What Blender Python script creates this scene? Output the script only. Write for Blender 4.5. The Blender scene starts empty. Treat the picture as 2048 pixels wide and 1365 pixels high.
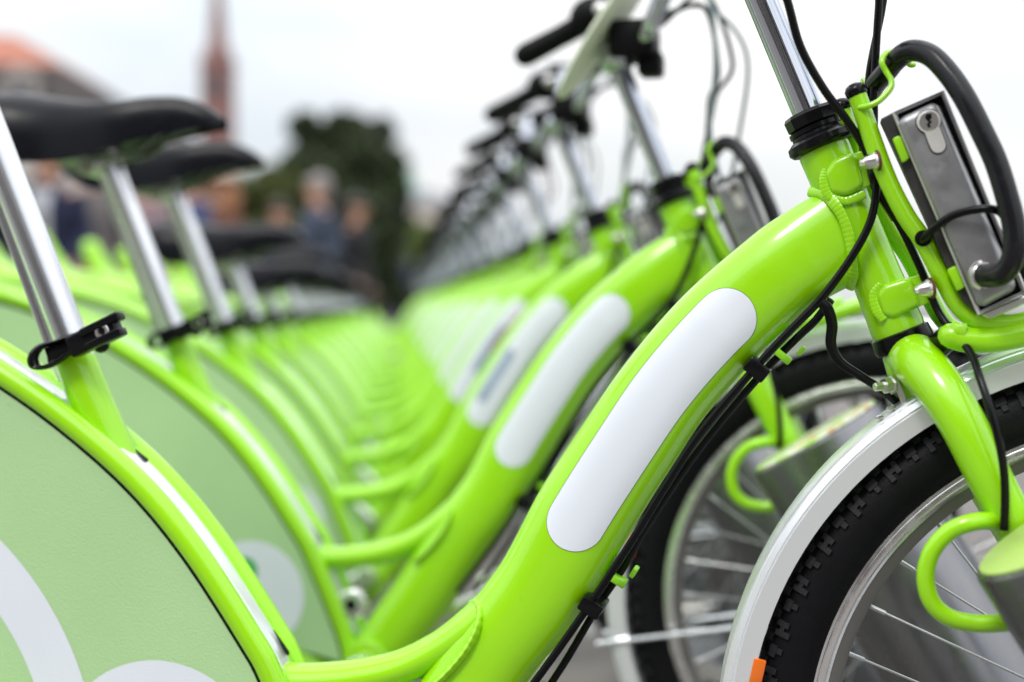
import bpy, bmesh, math, random
from mathutils import Vector, Matrix, Quaternion
R = math.radians
rnd = random.Random(7)
scene = bpy.context.scene
col = scene.collection

# ------------------------------------------------------------------ camera
CAM_H = 0.665
F = 2844.0                       # focal length in photo pixels (50 mm on 36 mm)
PITCH = math.atan((682.5 - 612.0) / F)
cam_d = bpy.data.cameras.new('camera')
cam = bpy.data.objects.new('camera', cam_d)
col.objects.link(cam)
cam.location = (0, 0, CAM_H)
cam.rotation_euler = (R(90) - PITCH, 0, 0)
cam_d.sensor_width = 36.0
cam_d.lens = 50.0
cam_d.clip_start = 0.02
cam_d.clip_end = 3000
cam_d.dof.use_dof = True
cam_d.dof.focus_distance = 1.135
cam_d.dof.aperture_fstop = 2.35
cam_d.dof.aperture_blades = 0
scene.camera = cam

# ------------------------------------------------------------------ sky and sun
SUN_ELEV, SUN_AZ = R(52), R(212)        # azimuth clockwise from +Y
w = bpy.data.worlds.new('World')
scene.world = w
w.use_nodes = True
nt = w.node_tree
nt.nodes.clear()
out = nt.nodes.new('ShaderNodeOutputWorld')
bg = nt.nodes.new('ShaderNodeBackground')
sky = nt.nodes.new('ShaderNodeTexSky')
sky.sky_type = 'NISHITA'
sky.sun_disc = False
sky.sun_elevation = SUN_ELEV
sky.sun_rotation = SUN_AZ
tc = nt.nodes.new('ShaderNodeTexCoord')
mp = nt.nodes.new('ShaderNodeMapping')
mp.inputs['Scale'].default_value = (1.0, 1.0, 2.6)
mp.inputs['Location'].default_value = (0.3, 1.7, 0.4)
n1 = nt.nodes.new('ShaderNodeTexNoise')
n1.inputs['Scale'].default_value = 1.6
n1.inputs['Detail'].default_value = 6
n1.inputs['Roughness'].default_value = 0.55
cr = nt.nodes.new('ShaderNodeValToRGB')
cr.color_ramp.elements[0].position = 0.30
cr.color_ramp.elements[0].color = (0.40, 0.40, 0.40, 1)
cr.color_ramp.elements[1].position = 0.50
cr.color_ramp.elements[1].color = (1, 1, 1, 1)
n2 = nt.nodes.new('ShaderNodeTexNoise')
n2.inputs['Scale'].default_value = 2.4
n2.inputs['Detail'].default_value = 5
cc = nt.nodes.new('ShaderNodeValToRGB')      # cloud radiance, grey base to white top
cc.color_ramp.elements[0].position = 0.34
cc.color_ramp.elements[0].color = (0.76, 0.83, 0.90, 1)
cc.color_ramp.elements[1].position = 0.56
cc.color_ramp.elements[1].color = (0.99, 0.99, 0.985, 1)
cs = nt.nodes.new('ShaderNodeVectorMath')
cs.operation = 'SCALE'
cs.inputs['Scale'].default_value = 8.5
mx = nt.nodes.new('ShaderNodeMixRGB')
L = nt.links.new
L(tc.outputs['Generated'], mp.inputs['Vector'])
L(mp.outputs[0], n1.inputs['Vector'])
L(mp.outputs[0], n2.inputs['Vector'])
L(n1.outputs['Fac'], cr.inputs['Fac'])
L(n2.outputs['Fac'], cc.inputs['Fac'])
L(cc.outputs['Color'], cs.inputs[0])
L(cr.outputs['Color'], mx.inputs['Fac'])
L(sky.outputs['Color'], mx.inputs['Color1'])
L(cs.outputs[0], mx.inputs['Color2'])
# overcast sky: about twice as bright overhead as at the horizon
sxyz = nt.nodes.new('ShaderNodeSeparateXYZ')
L(tc.outputs['Generated'], sxyz.inputs[0])
zr = nt.nodes.new('ShaderNodeMapRange')
zr.inputs['From Min'].default_value = 0.0
zr.inputs['From Max'].default_value = 1.0
zr.inputs['To Min'].default_value = 0.86
zr.inputs['To Max'].default_value = 2.5
L(sxyz.outputs['Z'], zr.inputs['Value'])
gs = nt.nodes.new('ShaderNodeVectorMath')
gs.operation = 'SCALE'
L(mx.outputs['Color'], gs.inputs[0])
L(zr.outputs[0], gs.inputs['Scale'])
L(gs.outputs[0], bg.inputs['Color'])
bg.inputs['Strength'].default_value = 0.10
L(bg.outputs[0], out.inputs['Surface'])

sd = bpy.data.lights.new('sun', 'SUN')
sd.energy = 1.35
sd.angle = R(14)
sd.color = (1.0, 0.97, 0.92)
sun = bpy.data.objects.new('sun', sd)
col.objects.link(sun)
sdir = Vector((math.sin(SUN_AZ) * math.cos(SUN_ELEV), math.cos(SUN_AZ) * math.cos(SUN_ELEV), math.sin(SUN_ELEV)))
sun.rotation_euler = sdir.to_track_quat('Z', 'Y').to_euler()
sun.location = (0, 0, 30)

vs = scene.view_settings
vs.view_transform = 'Standard'
vs.look = 'None'
vs.exposure = 0.25
vs.gamma = 1.0
vs.use_curve_mapping = False
scene.cycles.use_denoising = True
scene.cycles.max_bounces = 8

# ------------------------------------------------------------------ materials
M = {}


def mat(name, base, rough=0.5, metal=0.0, coat=0.0, var=0.0, vscale=20, bump=0.0, bscale=200, rvar=0.0,
        stretch=(1, 1, 1), col2=None, spec=0.5, dirt=None, dirt_amt=0.0, dirt_scale=40, bdist=0.001, aniso=0.0, along_tube=False):
    m = bpy.data.materials.new(name)
    m.use_nodes = True
    t = m.node_tree
    b = t.nodes['Principled BSDF']
    b.inputs['Base Color'].default_value = (*base, 1)
    b.inputs['Roughness'].default_value = rough
    b.inputs['Metallic'].default_value = metal
    b.inputs['Coat Weight'].default_value = coat
    b.inputs['Coat Roughness'].default_value = 0.12
    b.inputs['Specular IOR Level'].default_value = spec
    if aniso:
        b.inputs['Anisotropic'].default_value = aniso
    tcn = t.nodes.new('ShaderNodeTexCoord')
    mpn = t.nodes.new('ShaderNodeMapping')
    mpn.inputs['Scale'].default_value = stretch
    t.links.new(tcn.outputs['Object'], mpn.inputs['Vector'])
    if along_tube:                 # grain follows the leaning stem and seat post
        mr0 = t.nodes.new('ShaderNodeMapping')
        mr0.inputs['Rotation'].default_value = (0, R(22.7), 0)
        t.links.new(tcn.outputs['Object'], mr0.inputs['Vector'])
        t.links.new(mr0.outputs[0], mpn.inputs['Vector'])
    src = None
    if var > 0 or col2:
        n = t.nodes.new('ShaderNodeTexNoise')
        n.inputs['Scale'].default_value = vscale
        n.inputs['Detail'].default_value = 5
        t.links.new(mpn.outputs[0], n.inputs['Vector'])
        r = t.nodes.new('ShaderNodeValToRGB')
        r.color_ramp.elements[0].position = 0.35
        r.color_ramp.elements[1].position = 0.65
        c2 = col2 or tuple(c * (1 - var) for c in base)
        r.color_ramp.elements[0].color = (*c2, 1)
        r.color_ramp.elements[1].color = (*base, 1)
        t.links.new(n.outputs['Fac'], r.inputs['Fac'])
        src = r.outputs['Color']
    if dirt:
        n = t.nodes.new('ShaderNodeTexNoise')
        n.inputs['Scale'].default_value = dirt_scale
        n.inputs['Detail'].default_value = 9
        n.inputs['Roughness'].default_value = 0.75
        t.links.new(tcn.outputs['Object'], n.inputs['Vector'])
        r = t.nodes.new('ShaderNodeValToRGB')
        r.color_ramp.elements[0].position = 0.62
        r.color_ramp.elements[0].color = (0, 0, 0, 1)
        r.color_ramp.elements[1].position = 0.80
        r.color_ramp.elements[1].color = (dirt_amt, dirt_amt, dirt_amt, 1)
        t.links.new(n.outputs['Fac'], r.inputs['Fac'])
        mm = t.nodes.new('ShaderNodeMixRGB')
        t.links.new(r.outputs['Color'], mm.inputs['Fac'])
        if src:
            t.links.new(src, mm.inputs['Color1'])
        else:
            mm.inputs['Color1'].default_value = (*base, 1)
        mm.inputs['Color2'].default_value = (*dirt, 1)
        src = mm.outputs['Color']
    if src:
        t.links.new(src, b.inputs['Base Color'])
    if rvar > 0:
        n = t.nodes.new('ShaderNodeTexNoise')
        n.inputs['Scale'].default_value = 60
        n.inputs['Detail'].default_value = 6
        t.links.new(mpn.outputs[0], n.inputs['Vector'])
        mr = t.nodes.new('ShaderNodeMapRange')
        mr.inputs['From Min'].default_value = 0.3
        mr.inputs['From Max'].default_value = 0.7
        mr.inputs['To Min'].default_value = max(0.02, rough - rvar)
        mr.inputs['To Max'].default_value = rough + rvar
        t.links.new(n.outputs['Fac'], mr.inputs['Value'])
        t.links.new(mr.outputs[0], b.inputs['Roughness'])
    if bump > 0:
        n = t.nodes.new('ShaderNodeTexNoise')
        n.inputs['Scale'].default_value = bscale
        n.inputs['Detail'].default_value = 3
        t.links.new(mpn.outputs[0], n.inputs['Vector'])
        bp = t.nodes.new('ShaderNodeBump')
        bp.inputs['Strength'].default_value = bump
        bp.inputs['Distance'].default_value = bdist
        t.links.new(n.outputs['Fac'], bp.inputs['Height'])
        t.links.new(bp.outputs[0], b.inputs['Normal'])
    M[name] = m
    return m


mat('green_paint', (0.335, 0.755, 0.0), 0.34, coat=0.9, spec=0.40, var=0.05, vscale=6, bump=0.14, bscale=80, rvar=0.06,
    dirt=(0.05, 0.07, 0.02), dirt_amt=0.35, dirt_scale=90, bdist=0.0006)
mat('green_clip', (0.30, 0.72, 0.02), 0.4, var=0.1)
mat('panel_green', (0.44, 0.67, 0.33), 0.62, var=0.06, vscale=7, bump=0.55, bscale=520, bdist=0.0009, spec=0.3,
    dirt=(0.10, 0.30, 0.16), dirt_amt=0.35, dirt_scale=30)
mat('print_white', (0.76, 0.80, 0.86), 0.55, var=0.04, vscale=9, bump=0.3, bscale=520, bdist=0.0006, spec=0.3)
mat('print_green', (0.05, 0.42, 0.10), 0.5)
mat('sticker_white', (0.80, 0.84, 0.90), 0.42, var=0.05, vscale=8, bump=0.12, bscale=700, bdist=0.0004, spec=0.35)
mat('sticker_edge', (0.10, 0.16, 0.05), 0.6)
mat('sticker_print', (0.80, 0.84, 0.90), 0.42, col2=(0.42, 0.52, 0.68), vscale=22)
mat('ink_red', (0.62, 0.22, 0.26), 0.5, var=0.3)
mat('ink_blue', (0.34, 0.42, 0.58), 0.5, var=0.3)
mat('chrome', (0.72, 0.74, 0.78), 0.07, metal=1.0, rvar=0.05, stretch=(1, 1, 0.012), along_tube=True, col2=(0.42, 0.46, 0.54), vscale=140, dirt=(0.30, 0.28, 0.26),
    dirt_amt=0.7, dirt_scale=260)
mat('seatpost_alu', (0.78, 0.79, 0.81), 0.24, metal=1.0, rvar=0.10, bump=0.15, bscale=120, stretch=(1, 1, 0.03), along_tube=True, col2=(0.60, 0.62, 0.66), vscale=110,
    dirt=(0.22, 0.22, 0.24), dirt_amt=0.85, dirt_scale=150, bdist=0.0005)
mat('fender_alu', (0.88, 0.90, 0.92), 0.22, metal=0.55, rvar=0.05, bump=0.05, bscale=90, dirt=(0.55, 0.53, 0.50), dirt_amt=0.3,
    dirt_scale=60)
mat('rim_alu', (0.92, 0.91, 0.90), 0.24, metal=1.0, rvar=0.08, dirt=(0.25, 0.22, 0.2), dirt_amt=0.5, dirt_scale=70)
mat('rim_side', (0.27, 0.255, 0.24), 0.45, metal=0.8, var=0.1)
mat('steel_box', (0.40, 0.40, 0.41), 0.42, metal=0.8, rvar=0.12, bump=0.35, bscale=160, dirt=(0.10, 0.09, 0.08),
    dirt_amt=0.6, dirt_scale=55, bdist=0.0006, var=0.2, vscale=25)
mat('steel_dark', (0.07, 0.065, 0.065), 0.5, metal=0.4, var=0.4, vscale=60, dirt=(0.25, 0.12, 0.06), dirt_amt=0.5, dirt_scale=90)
mat('steel_edge', (0.78, 0.76, 0.74), 0.32, metal=0.9, dirt=(0.12, 0.10, 0.08), dirt_amt=0.8, dirt_scale=120)
mat('steel_post', (0.24, 0.24, 0.25), 0.30, metal=1.0, rvar=0.08, stretch=(1, 1, 0.1), bump=0.1, bscale=100)
mat('lock_face', (0.80, 0.77, 0.72), 0.4, metal=0.3, var=0.1, vscale=60)
mat('bolt_steel', (0.78, 0.76, 0.74), 0.28, metal=1.0, dirt=(0.2, 0.1, 0.05), dirt_amt=0.8, dirt_scale=300)
mat('spoke_steel', (0.60, 0.61, 0.62), 0.3, metal=1.0)
mat('rust', (0.18, 0.06, 0.02), 0.8, var=0.4, vscale=300)
mat('black_plastic', (0.004, 0.004, 0.005), 0.22, bump=0.15, bscale=300, spec=0.22, dirt=(0.10, 0.10, 0.10), dirt_amt=0.25, dirt_scale=180)
mat('black_matte', (0.004, 0.004, 0.0045), 0.5, spec=0.12, bump=0.2, bscale=400)
mat('black_cable', (0.004, 0.004, 0.0045), 0.25, spec=0.2, dirt=(0.09, 0.09, 0.09), dirt_amt=0.4, dirt_scale=240)
mat('grey_cable', (0.20, 0.26, 0.26), 0.3)
mat('rubber_hose', (0.007, 0.007, 0.009), 0.26, rvar=0.06, bump=0.08, bscale=120, spec=0.35, dirt=(0.13, 0.12, 0.12), dirt_amt=0.5, dirt_scale=60)
mat('tyre_rubber', (0.005, 0.005, 0.0065), 0.5, spec=0.18, bump=0.35, bscale=600, var=0.3, vscale=40,
    dirt=(0.09, 0.08, 0.075), dirt_amt=0.35, dirt_scale=110)
mat('tread_rubber', (0.016, 0.016, 0.018), 0.6, spec=0.3, bump=0.5, bscale=900, dirt=(0.10, 0.09, 0.085), dirt_amt=0.7, dirt_scale=120)
mat('saddle_skin', (0.004, 0.004, 0.007), 0.33, bump=0.15, bscale=500, rvar=0.05, spec=0.2)
mat('console_pale', (0.80, 0.86, 0.66), 0.4, var=0.12, vscale=9)
mat('reflector_orange', (0.80, 0.16, 0.01), 0.2, coat=0.5)
mat('reflector_red', (0.5, 0.02, 0.02), 0.2, coat=0.5)
mat('disc_top', (0.46, 0.66, 0.16), 0.35, var=0.05, bump=0.05)
mat('disc_print', (0.50, 0.68, 0.22), 0.35)
mat('pink_wrap', (0.55, 0.12, 0.16), 0.5)
mat('concrete', (0.26, 0.27, 0.28), 0.8, var=0.25, vscale=5, bump=0.3, bscale=80)


def paving():
    m = mat('paving', (0.17, 0.155, 0.145), 0.85, var=0.2, vscale=3, bump=0.3, bscale=90, bdist=0.003)
    return m


paving()
mat('asphalt', (0.055, 0.055, 0.057), 0.85, var=0.3, vscale=8, bump=0.4, bscale=150, bdist=0.004)
mat('brick_red', (0.25, 0.125, 0.11), 0.85, var=0.25, vscale=1.5)
mat('spire_slate', (0.25, 0.125, 0.11), 0.8, var=0.2, vscale=1.5)
mat('roof_tile', (0.44, 0.17, 0.11), 0.8, var=0.3, vscale=2)
mat('mansard', (0.05, 0.042, 0.04), 0.8, var=0.25, vscale=1)
mat('stucco_cream', (0.46, 0.42, 0.39), 0.85, var=0.12, vscale=1)
mat('stucco_mauve', (0.24, 0.19, 0.18), 0.85, var=0.2, vscale=1)
mat('stucco_dark', (0.13, 0.105, 0.09), 0.85, var=0.2, vscale=0.6)
mat('stucco_beige', (0.58, 0.52, 0.45), 0.85, var=0.1)
mat('copper_green', (0.32, 0.50, 0.42), 0.6, var=0.2)
mat('window_glass', (0.05, 0.06, 0.07), 0.1)
mat('frame_white', (0.7, 0.69, 0.66), 0.6)
mat('door_wood', (0.12, 0.06, 0.035), 0.6, var=0.2)
mat('bark', (0.07, 0.05, 0.035), 0.9, var=0.4, vscale=12, bump=0.5, bscale=30, bdist=0.01)
mat('leaf_dark', (0.040, 0.062, 0.016), 0.6, col2=(0.022, 0.036, 0.010), vscale=1.2)
mat('leaf_olive', (0.10, 0.125, 0.025), 0.6, col2=(0.06, 0.08, 0.018), vscale=1.2)
mat('leaf_pale', (0.22, 0.30, 0.07), 0.6, col2=(0.12, 0.18, 0.04), vscale=1.0)
mat('skin', (0.56, 0.30, 0.20), 0.55)
mat('hair_orange', (0.36, 0.16, 0.08), 0.6)
mat('hair_dark', (0.03, 0.02, 0.015), 0.5)
mat('hair_grey', (0.28, 0.25, 0.25), 0.6)
mat('cloth_navy', (0.018, 0.024, 0.065), 0.85, var=0.2, vscale=9)
mat('cloth_black', (0.014, 0.013, 0.017), 0.85, var=0.2)
mat('cloth_white', (0.66, 0.66, 0.70), 0.85, var=0.1)
mat('cloth_blue', (0.035, 0.06, 0.17), 0.85, var=0.2, vscale=9)
mat('cloth_sky', (0.045, 0.06, 0.10), 0.85, var=0.2, vscale=9)
mat('cloth_mauve', (0.26, 0.18, 0.20), 0.85, var=0.25, vscale=7)
mat('cloth_grey', (0.16, 0.14, 0.14), 0.85, var=0.2)
mat('cloth_rust', (0.17, 0.075, 0.055), 0.85, var=0.2)
mat('cloth_cream', (0.62, 0.52, 0.44), 0.85)

# ------------------------------------------------------------------ bike frame of reference
# The bike stands in a vertical plane turned 12.7 degrees from the picture plane.  Its side view was measured
# once on the nearest bike; P() turns a measured side-view point into metres in the bike's own axes
# (x forward, y to the left = away from the camera, z up).
THETA = math.atan(4e-5 / 0.505 * F)
ORIG = Vector((0, 0.6 / 0.505, 0))
U = Vector((math.cos(THETA), -math.sin(THETA), 0))
W = Vector((-math.sin(THETA), -math.cos(THETA), 0))
FW = Vector((0, math.cos(PITCH), -math.sin(PITCH)))
UP = Vector((0, math.sin(PITCH), math.cos(PITCH)))
STEP = Vector((-0.0823 * 0.6, 0.6, 0))


def P(px, py, w_=0.0):
    d = Vector(((px - 1024) / F, 0, 0)) + UP * ((682.5 - py) / F) + FW
    C = Vector((0, 0, CAM_H))
    k = (w_ - (C - ORIG).dot(W)) / d.dot(W)
    q = C + d * k
    return Vector(((q - ORIG).dot(U), -w_, q.z))


def PP(lst, w_=0.0):
    return [P(a[0], a[1], a[2] if len(a) > 2 else w_) for a in lst]


# ------------------------------------------------------------------ mesh helpers
def lerp(a, b, t):
    return a + (b - a) * t


def catmull(pts, per=8, closed=False):
    pts = [Vector(p) for p in pts]
    n = len(pts)
    outp, par = [], []
    segs = n if closed else n - 1
    for i in range(segs):
        if closed:
            p0, p1, p2, p3 = pts[(i - 1) % n], pts[i], pts[(i + 1) % n], pts[(i + 2) % n]
        else:
            p1, p2 = pts[i], pts[i + 1]
            p0 = pts[i - 1] if i > 0 else p1 * 2 - p2
            p3 = pts[i + 2] if i + 2 < n else p2 * 2 - p1
        for k in range(per):
            t = k / per
            a = (p1 * 2) + (p2 - p0) * t + (p0 * 2 - p1 * 5 + p2 * 4 - p3) * t * t + (p1 * 3 - p0 - p2 * 3 + p3) * t * t * t
            outp.append(a * 0.5)
            par.append(i + t)
    if not closed:
        outp.append(pts[-1])
        par.append(n - 1)
    return outp, par


def frames(pts, ref=Vector((0, 1, 0)), closed=False):
    """tangent, in-plane normal, side vector at each point (parallel transport, side starts at ref)"""
    res = []
    n = len(pts)
    prev = None
    for i in range(n):
        if closed:
            t = pts[(i + 1) % n] - pts[(i - 1) % n]
        else:
            t = pts[min(i + 1, n - 1)] - pts[max(i - 1, 0)]
        if t.length < 1e-9:
            t = Vector((1, 0, 0))
        t.normalize()
        b = Vector(ref) if prev is None else prev
        b = b - t * b.dot(t)
        if b.length < 1e-4:
            b = Vector((0, 0, 1)) - t * t.z
            if b.length < 1e-4:
                b = Vector((1, 0, 0)) - t * t.x
        b.normalize()
        prev = b
        nn = b.cross(t)
        nn.normalize()
        res.append((t, nn, b))
    return res


class MB:
    def __init__(self):
        self.v, self.f = [], []

    def add(self, v, f):
        o = len(self.v)
        self.v += [Vector(a) for a in v]
        self.f += [tuple(i + o for i in q) for q in f]
        return self

    def sweep(self, pts, r, segs=16, per=8, closed=False, e=2.0, cap=True, ref=Vector((0, 1, 0)), raw=False, ripple=0, rnd_cap=False, ramp=0.07):
        n0 = len(pts)
        if not isinstance(r, list):
            r = [r] * n0
        r = [(a, a) if not isinstance(a, tuple) else a for a in r]
        if raw:
            pp, par = [Vector(p) for p in pts], list(range(n0))
        else:
            pp, par = catmull(pts, per, closed)
        fr = frames(pp, ref, closed)
        rings = []
        for i, (p, t) in enumerate(zip(pp, par)):
            a = int(t)
            k = t - a
            a1 = (a + 1) % n0 if closed else min(a + 1, n0 - 1)
            a = a % n0
            rn, rb = lerp(r[a][0], r[a1][0], k), lerp(r[a][1], r[a1][1], k)
            if ripple:
                q = (1 - ramp) + ramp * abs(math.sin(i * math.pi / ripple))
                rn *= q
                rb *= q * q
            T, N, B = fr[i]
            rings.append([p + N * (rn * sg(math.cos(x)) * abs(math.cos(x)) ** (2 / e)) + B * (rb * sg(math.sin(x)) * abs(math.sin(x)) ** (2 / e))
                          for x in [2 * math.pi * j / segs for j in range(segs)]])
        if rnd_cap and not closed:
            for end in (0, -1):
                T = fr[end][0] * (-1 if end == 0 else 1)
                c = pp[end]
                base = rings[end]
                rad = (base[0] - c).length
                ex = [[c + (q - c) * math.cos(a) + T * rad * math.sin(a) for q in base] for a in (R(35), R(65), R(84))]
                if end == 0:
                    rings = ex[::-1] + rings
                else:
                    rings = rings + ex
        m = len(rings)
        v = [q for ring in rings for q in ring]
        f = []
        for i in range(m if closed else m - 1):
            a, b = i * segs, ((i + 1) % m) * segs
            for j in range(segs):
                j2 = (j + 1) % segs
                f.append((a + j, a + j2, b + j2, b + j))
        if cap and not closed:
            f.append(tuple(range(segs))[::-1])
            f.append(tuple((m - 1) * segs + j for j in range(segs)))
        return self.add(v, f)

    def lathe(self, axis0, axis1, prof, segs=32, cap=True):
        """prof: list of (distance along axis from axis0, radius)"""
        a0, a1 = Vector(axis0), Vector(axis1)
        d = (a1 - a0).normalized()
        x = d.orthogonal().normalized()
        y = d.cross(x)
        v, f = [], []
        for (s, rr) in prof:
            for j in range(segs):
                an = 2 * math.pi * j / segs
                v.append(a0 + d * s + (x * math.cos(an) + y * math.sin(an)) * rr)
        for i in range(len(prof) - 1):
            for j in range(segs):
                j2 = (j + 1) % segs
                f.append((i * segs + j, i * segs + j2, (i + 1) * segs + j2, (i + 1) * segs + j))
        if cap:
            f.append(tuple(range(segs))[::-1])
            f.append(tuple((len(prof) - 1) * segs + j for j in range(segs)))
        return self.add(v, f)

    def cyl(self, a, b, r, segs=20, bev=0.0, r2=None):
        ln = (Vector(b) - Vector(a)).length
        r2 = r if r2 is None else r2
        if bev:
            return self.lathe(a, b, [(0, r - bev), (bev, r), (ln - bev, r2), (ln, r2 - bev)], segs)
        return self.lathe(a, b, [(0, r), (ln, r2)], segs)

    def prism(self, poly, off0, off1, bev=0.0, bseg=2):
        """poly: list of 3-d points in a plane; extruded from +off0 to +off1 (vectors)"""
        bm = bmesh.new()
        n = len(poly)
        va = [bm.verts.new(Vector(p) + off0) for p in poly]
        vb = [bm.verts.new(Vector(p) + off1) for p in poly]
        bm.faces.new(va)
        bm.faces.new(vb[::-1])
        for i in range(n):
            bm.faces.new((va[i], vb[i], vb[(i + 1) % n], va[(i + 1) % n]))
        bmesh.ops.recalc_face_normals(bm, faces=bm.faces)
        if bev > 0:
            bmesh.ops.bevel(bm, geom=list(bm.edges), offset=bev, segments=bseg, affect='EDGES', profile=0.5)
        bm.verts.index_update()
        self.add([v.co.copy() for v in bm.verts], [tuple(v.index for v in q.verts) for q in bm.faces])
        bm.free()
        return self

    def box(self, c, s, bev=0.0, rot=None, bseg=2):
        c = Vector(c)
        rot = rot or Matrix.Identity(3)
        hx, hy, hz = s[0] / 2, s[1] / 2, s[2] / 2
        poly = [c + rot @ Vector((a * hx, 0, b * hz)) for a, b in ((-1, -1), (1, -1), (1, 1), (-1, 1))]
        return self.prism(poly, rot @ Vector((0, -hy, 0)), rot @ Vector((0, hy, 0)), bev, bseg)

    def ball(self, c, r, seg=16, rot=None):
        c = Vector(c)
        if not isinstance(r, tuple):
            r = (r, r, r)
        rot = rot or Matrix.Identity(3)
        v, f = [], []
        rows = seg // 2
        for i in range(1, rows):
            th = math.pi * i / rows
            for j in range(seg):
                ph = 2 * math.pi * j / seg
                v.append(c + rot @ Vector((r[0] * math.sin(th) * math.cos(ph), r[1] * math.sin(th) * math.sin(ph), r[2] * math.cos(th))))
        v.append(c + rot @ Vector((0, 0, r[2])))
        v.append(c + rot @ Vector((0, 0, -r[2])))
        t, b = len(v) - 2, len(v) - 1
        for i in range(rows - 2):
            for j in range(seg):
                j2 = (j + 1) % seg
                f.append((i * seg + j, (i + 1) * seg + j, (i + 1) * seg + j2, i * seg + j2))
        for j in range(seg):
            j2 = (j + 1) % seg
            f.append((t, j, j2))
            f.append((b, (rows - 2) * seg + j2, (rows - 2) * seg + j))
        return self.add(v, f)

    def build(self, name, m, parent=None, smooth=40, fix=True):
        me = bpy.data.meshes.new(name)
        me.from_pydata([tuple(a) for a in self.v], [], self.f)
        if fix:
            bm = bmesh.new()
            bm.from_mesh(me)
            bmesh.ops.recalc_face_normals(bm, faces=bm.faces)
            bm.to_mesh(me)
            bm.free()
        if smooth:
            me.polygons.foreach_set('use_smooth', [True] * len(me.polygons))
            me.set_sharp_from_angle(angle=R(smooth))
        me.materials.append(M[m] if isinstance(m, str) else m)
        me.update()
        o = bpy.data.objects.new(name, me)
        col.objects.link(o)
        if parent is not None:
            o.parent = parent
        return o


def sg(x):
    return -1.0 if x < 0 else 1.0


def empty(name, loc=(0, 0, 0), rz=0, parent=None):
    o = bpy.data.objects.new(name, None)
    o.empty_display_size = 0.1
    col.objects.link(o)
    o.location = loc
    o.rotation_euler = (0, 0, rz)
    if parent is not None:
        o.parent = parent
    return o


def tag(o, label=None, cat=None, group=None, kind=None):
    if label:
        o['label'] = label
    if cat:
        o['category'] = cat
    if group:
        o['group'] = group
    if kind:
        o['kind'] = kind
    return o


Y = Vector((0, 1, 0))
Z = Vector((0, 0, 1))


def nearer(wv):
    return Y * -wv


# ================================================================== SETTING
g = MB()
g.add([(-900, -60, 0), (900, -60, 0), (900, 1500, 0), (-900, 1500, 0)], [(0, 1, 2, 3)])
tag(g.build('ground', 'paving', smooth=0, fix=False), kind='structure')
g = MB()
g.add([(-300, 26, 0.004), (300, 34, 0.004), (300, 42, 0.004), (-300, 34, 0.004)], [(0, 1, 2, 3)])
tag(g.build('road', 'asphalt', smooth=0, fix=False), kind='structure')


def at(px, py, dist):
    """point at a given distance from the street plan (plan distance along Y)"""
    d = Vector(((px - 1024) / F, 0, 0)) + UP * ((682.5 - py) / F) + FW
    return Vector((0, 0, CAM_H)) + d * (dist / d.y)


# ------------------------------------------------------------------ buildings
def window(parent, x0, x1, y, z0, z1, mull=1):
    f = MB()
    t = 0.09
    for a, b, c, d in ((x0 - t, x1 + t, z1, z1 + t), (x0 - t, x1 + t, z0 - t, z0), (x0 - t, x0, z0, z1), (x1, x1 + t, z0, z1)):
        f.box(((a + b) / 2, y - 0.04, (c + d) / 2), (b - a, 0.12, d - c))
    for k in range(mull):
        xm = x0 + (x1 - x0) * (k + 1) / (mull + 1)
        f.box((xm, y - 0.015, (z0 + z1) / 2), (0.06, 0.05, z1 - z0))
    o = f.build('window', 'frame_white', parent, smooth=0)
    p = MB()
    p.box(((x0 + x1) / 2, y + 0.02, (z0 + z1) / 2), (x1 - x0 - 0.002, 0.02, z1 - z0 - 0.002))
    p.build('pane', 'window_glass', o, smooth=0)
    s = MB()
    s.box(((x0 + x1) / 2, y - 0.13, z0 - t - 0.045), (x1 - x0 + 0.35, 0.26, 0.08))
    s.build('sill', 'stucco_cream', o, smooth=0)


def facade(parent, x0, x1, y, depth, h, wallmat, nx, rows, wz, wh, ww):
    """solid walls with real window openings on the front"""
    cells_x = [(x0 + (x1 - x0) * (i + 0.5) / nx - ww / 2, x0 + (x1 - x0) * (i + 0.5) / nx + ww / 2) for i in range(nx)]
    xs = [x0] + [a for c in cells_x for a in c] + [x1]
    zs = [0]
    for r in range(rows):
        zs += [wz[r], wz[r] + wh[r]]
    zs.append(h)
    m = MB()
    for i in range(len(xs) - 1):
        for j in range(len(zs) - 1):
            if i % 2 == 1 and j % 2 == 1:
                continue
            m.add([(xs[i], y, zs[j]), (xs[i + 1], y, zs[j]), (xs[i + 1], y, zs[j + 1]), (xs[i], y, zs[j + 1])], [(0, 1, 2, 3)])
    for i in range(1, len(xs) - 1, 2):
        for j in range(1, len(zs) - 1, 2):
            a, b, c, d = xs[i], xs[i + 1], zs[j], zs[j + 1]
            for q in (((a, c), (a, d)), ((b, d), (b, c)), ((a, d), (b, d)), ((b, c), (a, c))):
                (p0, p1) = q
                m.add([(p0[0], y, p0[1]), (p1[0], y, p1[1]), (p1[0], y + 0.2, p1[1]), (p0[0], y + 0.2, p0[1])], [(0, 1, 2, 3)])
    m.add([(x0, y, 0), (x0, y + depth, 0), (x0, y + depth, h), (x0, y, h)], [(0, 1, 2, 3)])
    m.add([(x1, y, 0), (x1, y + depth, 0), (x1, y + depth, h), (x1, y, h)], [(0, 1, 2, 3)])
    m.add([(x0, y + depth, 0), (x1, y + depth, 0), (x1, y + depth, h), (x0, y + depth, h)], [(0, 1, 2, 3)])
    m.add([(x0, y, h), (x1, y, h), (x1, y + depth, h), (x0, y + depth, h)], [(0, 1, 2, 3)])
    m.build('wall', wallmat, parent, smooth=0, fix=False)
    for (a, b) in cells_x:
        for r in range(rows):
            window(parent, a + 0.09, b - 0.09, y + 0.1, wz[r] + 0.09, wz[r] + wh[r] - 0.09)


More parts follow.
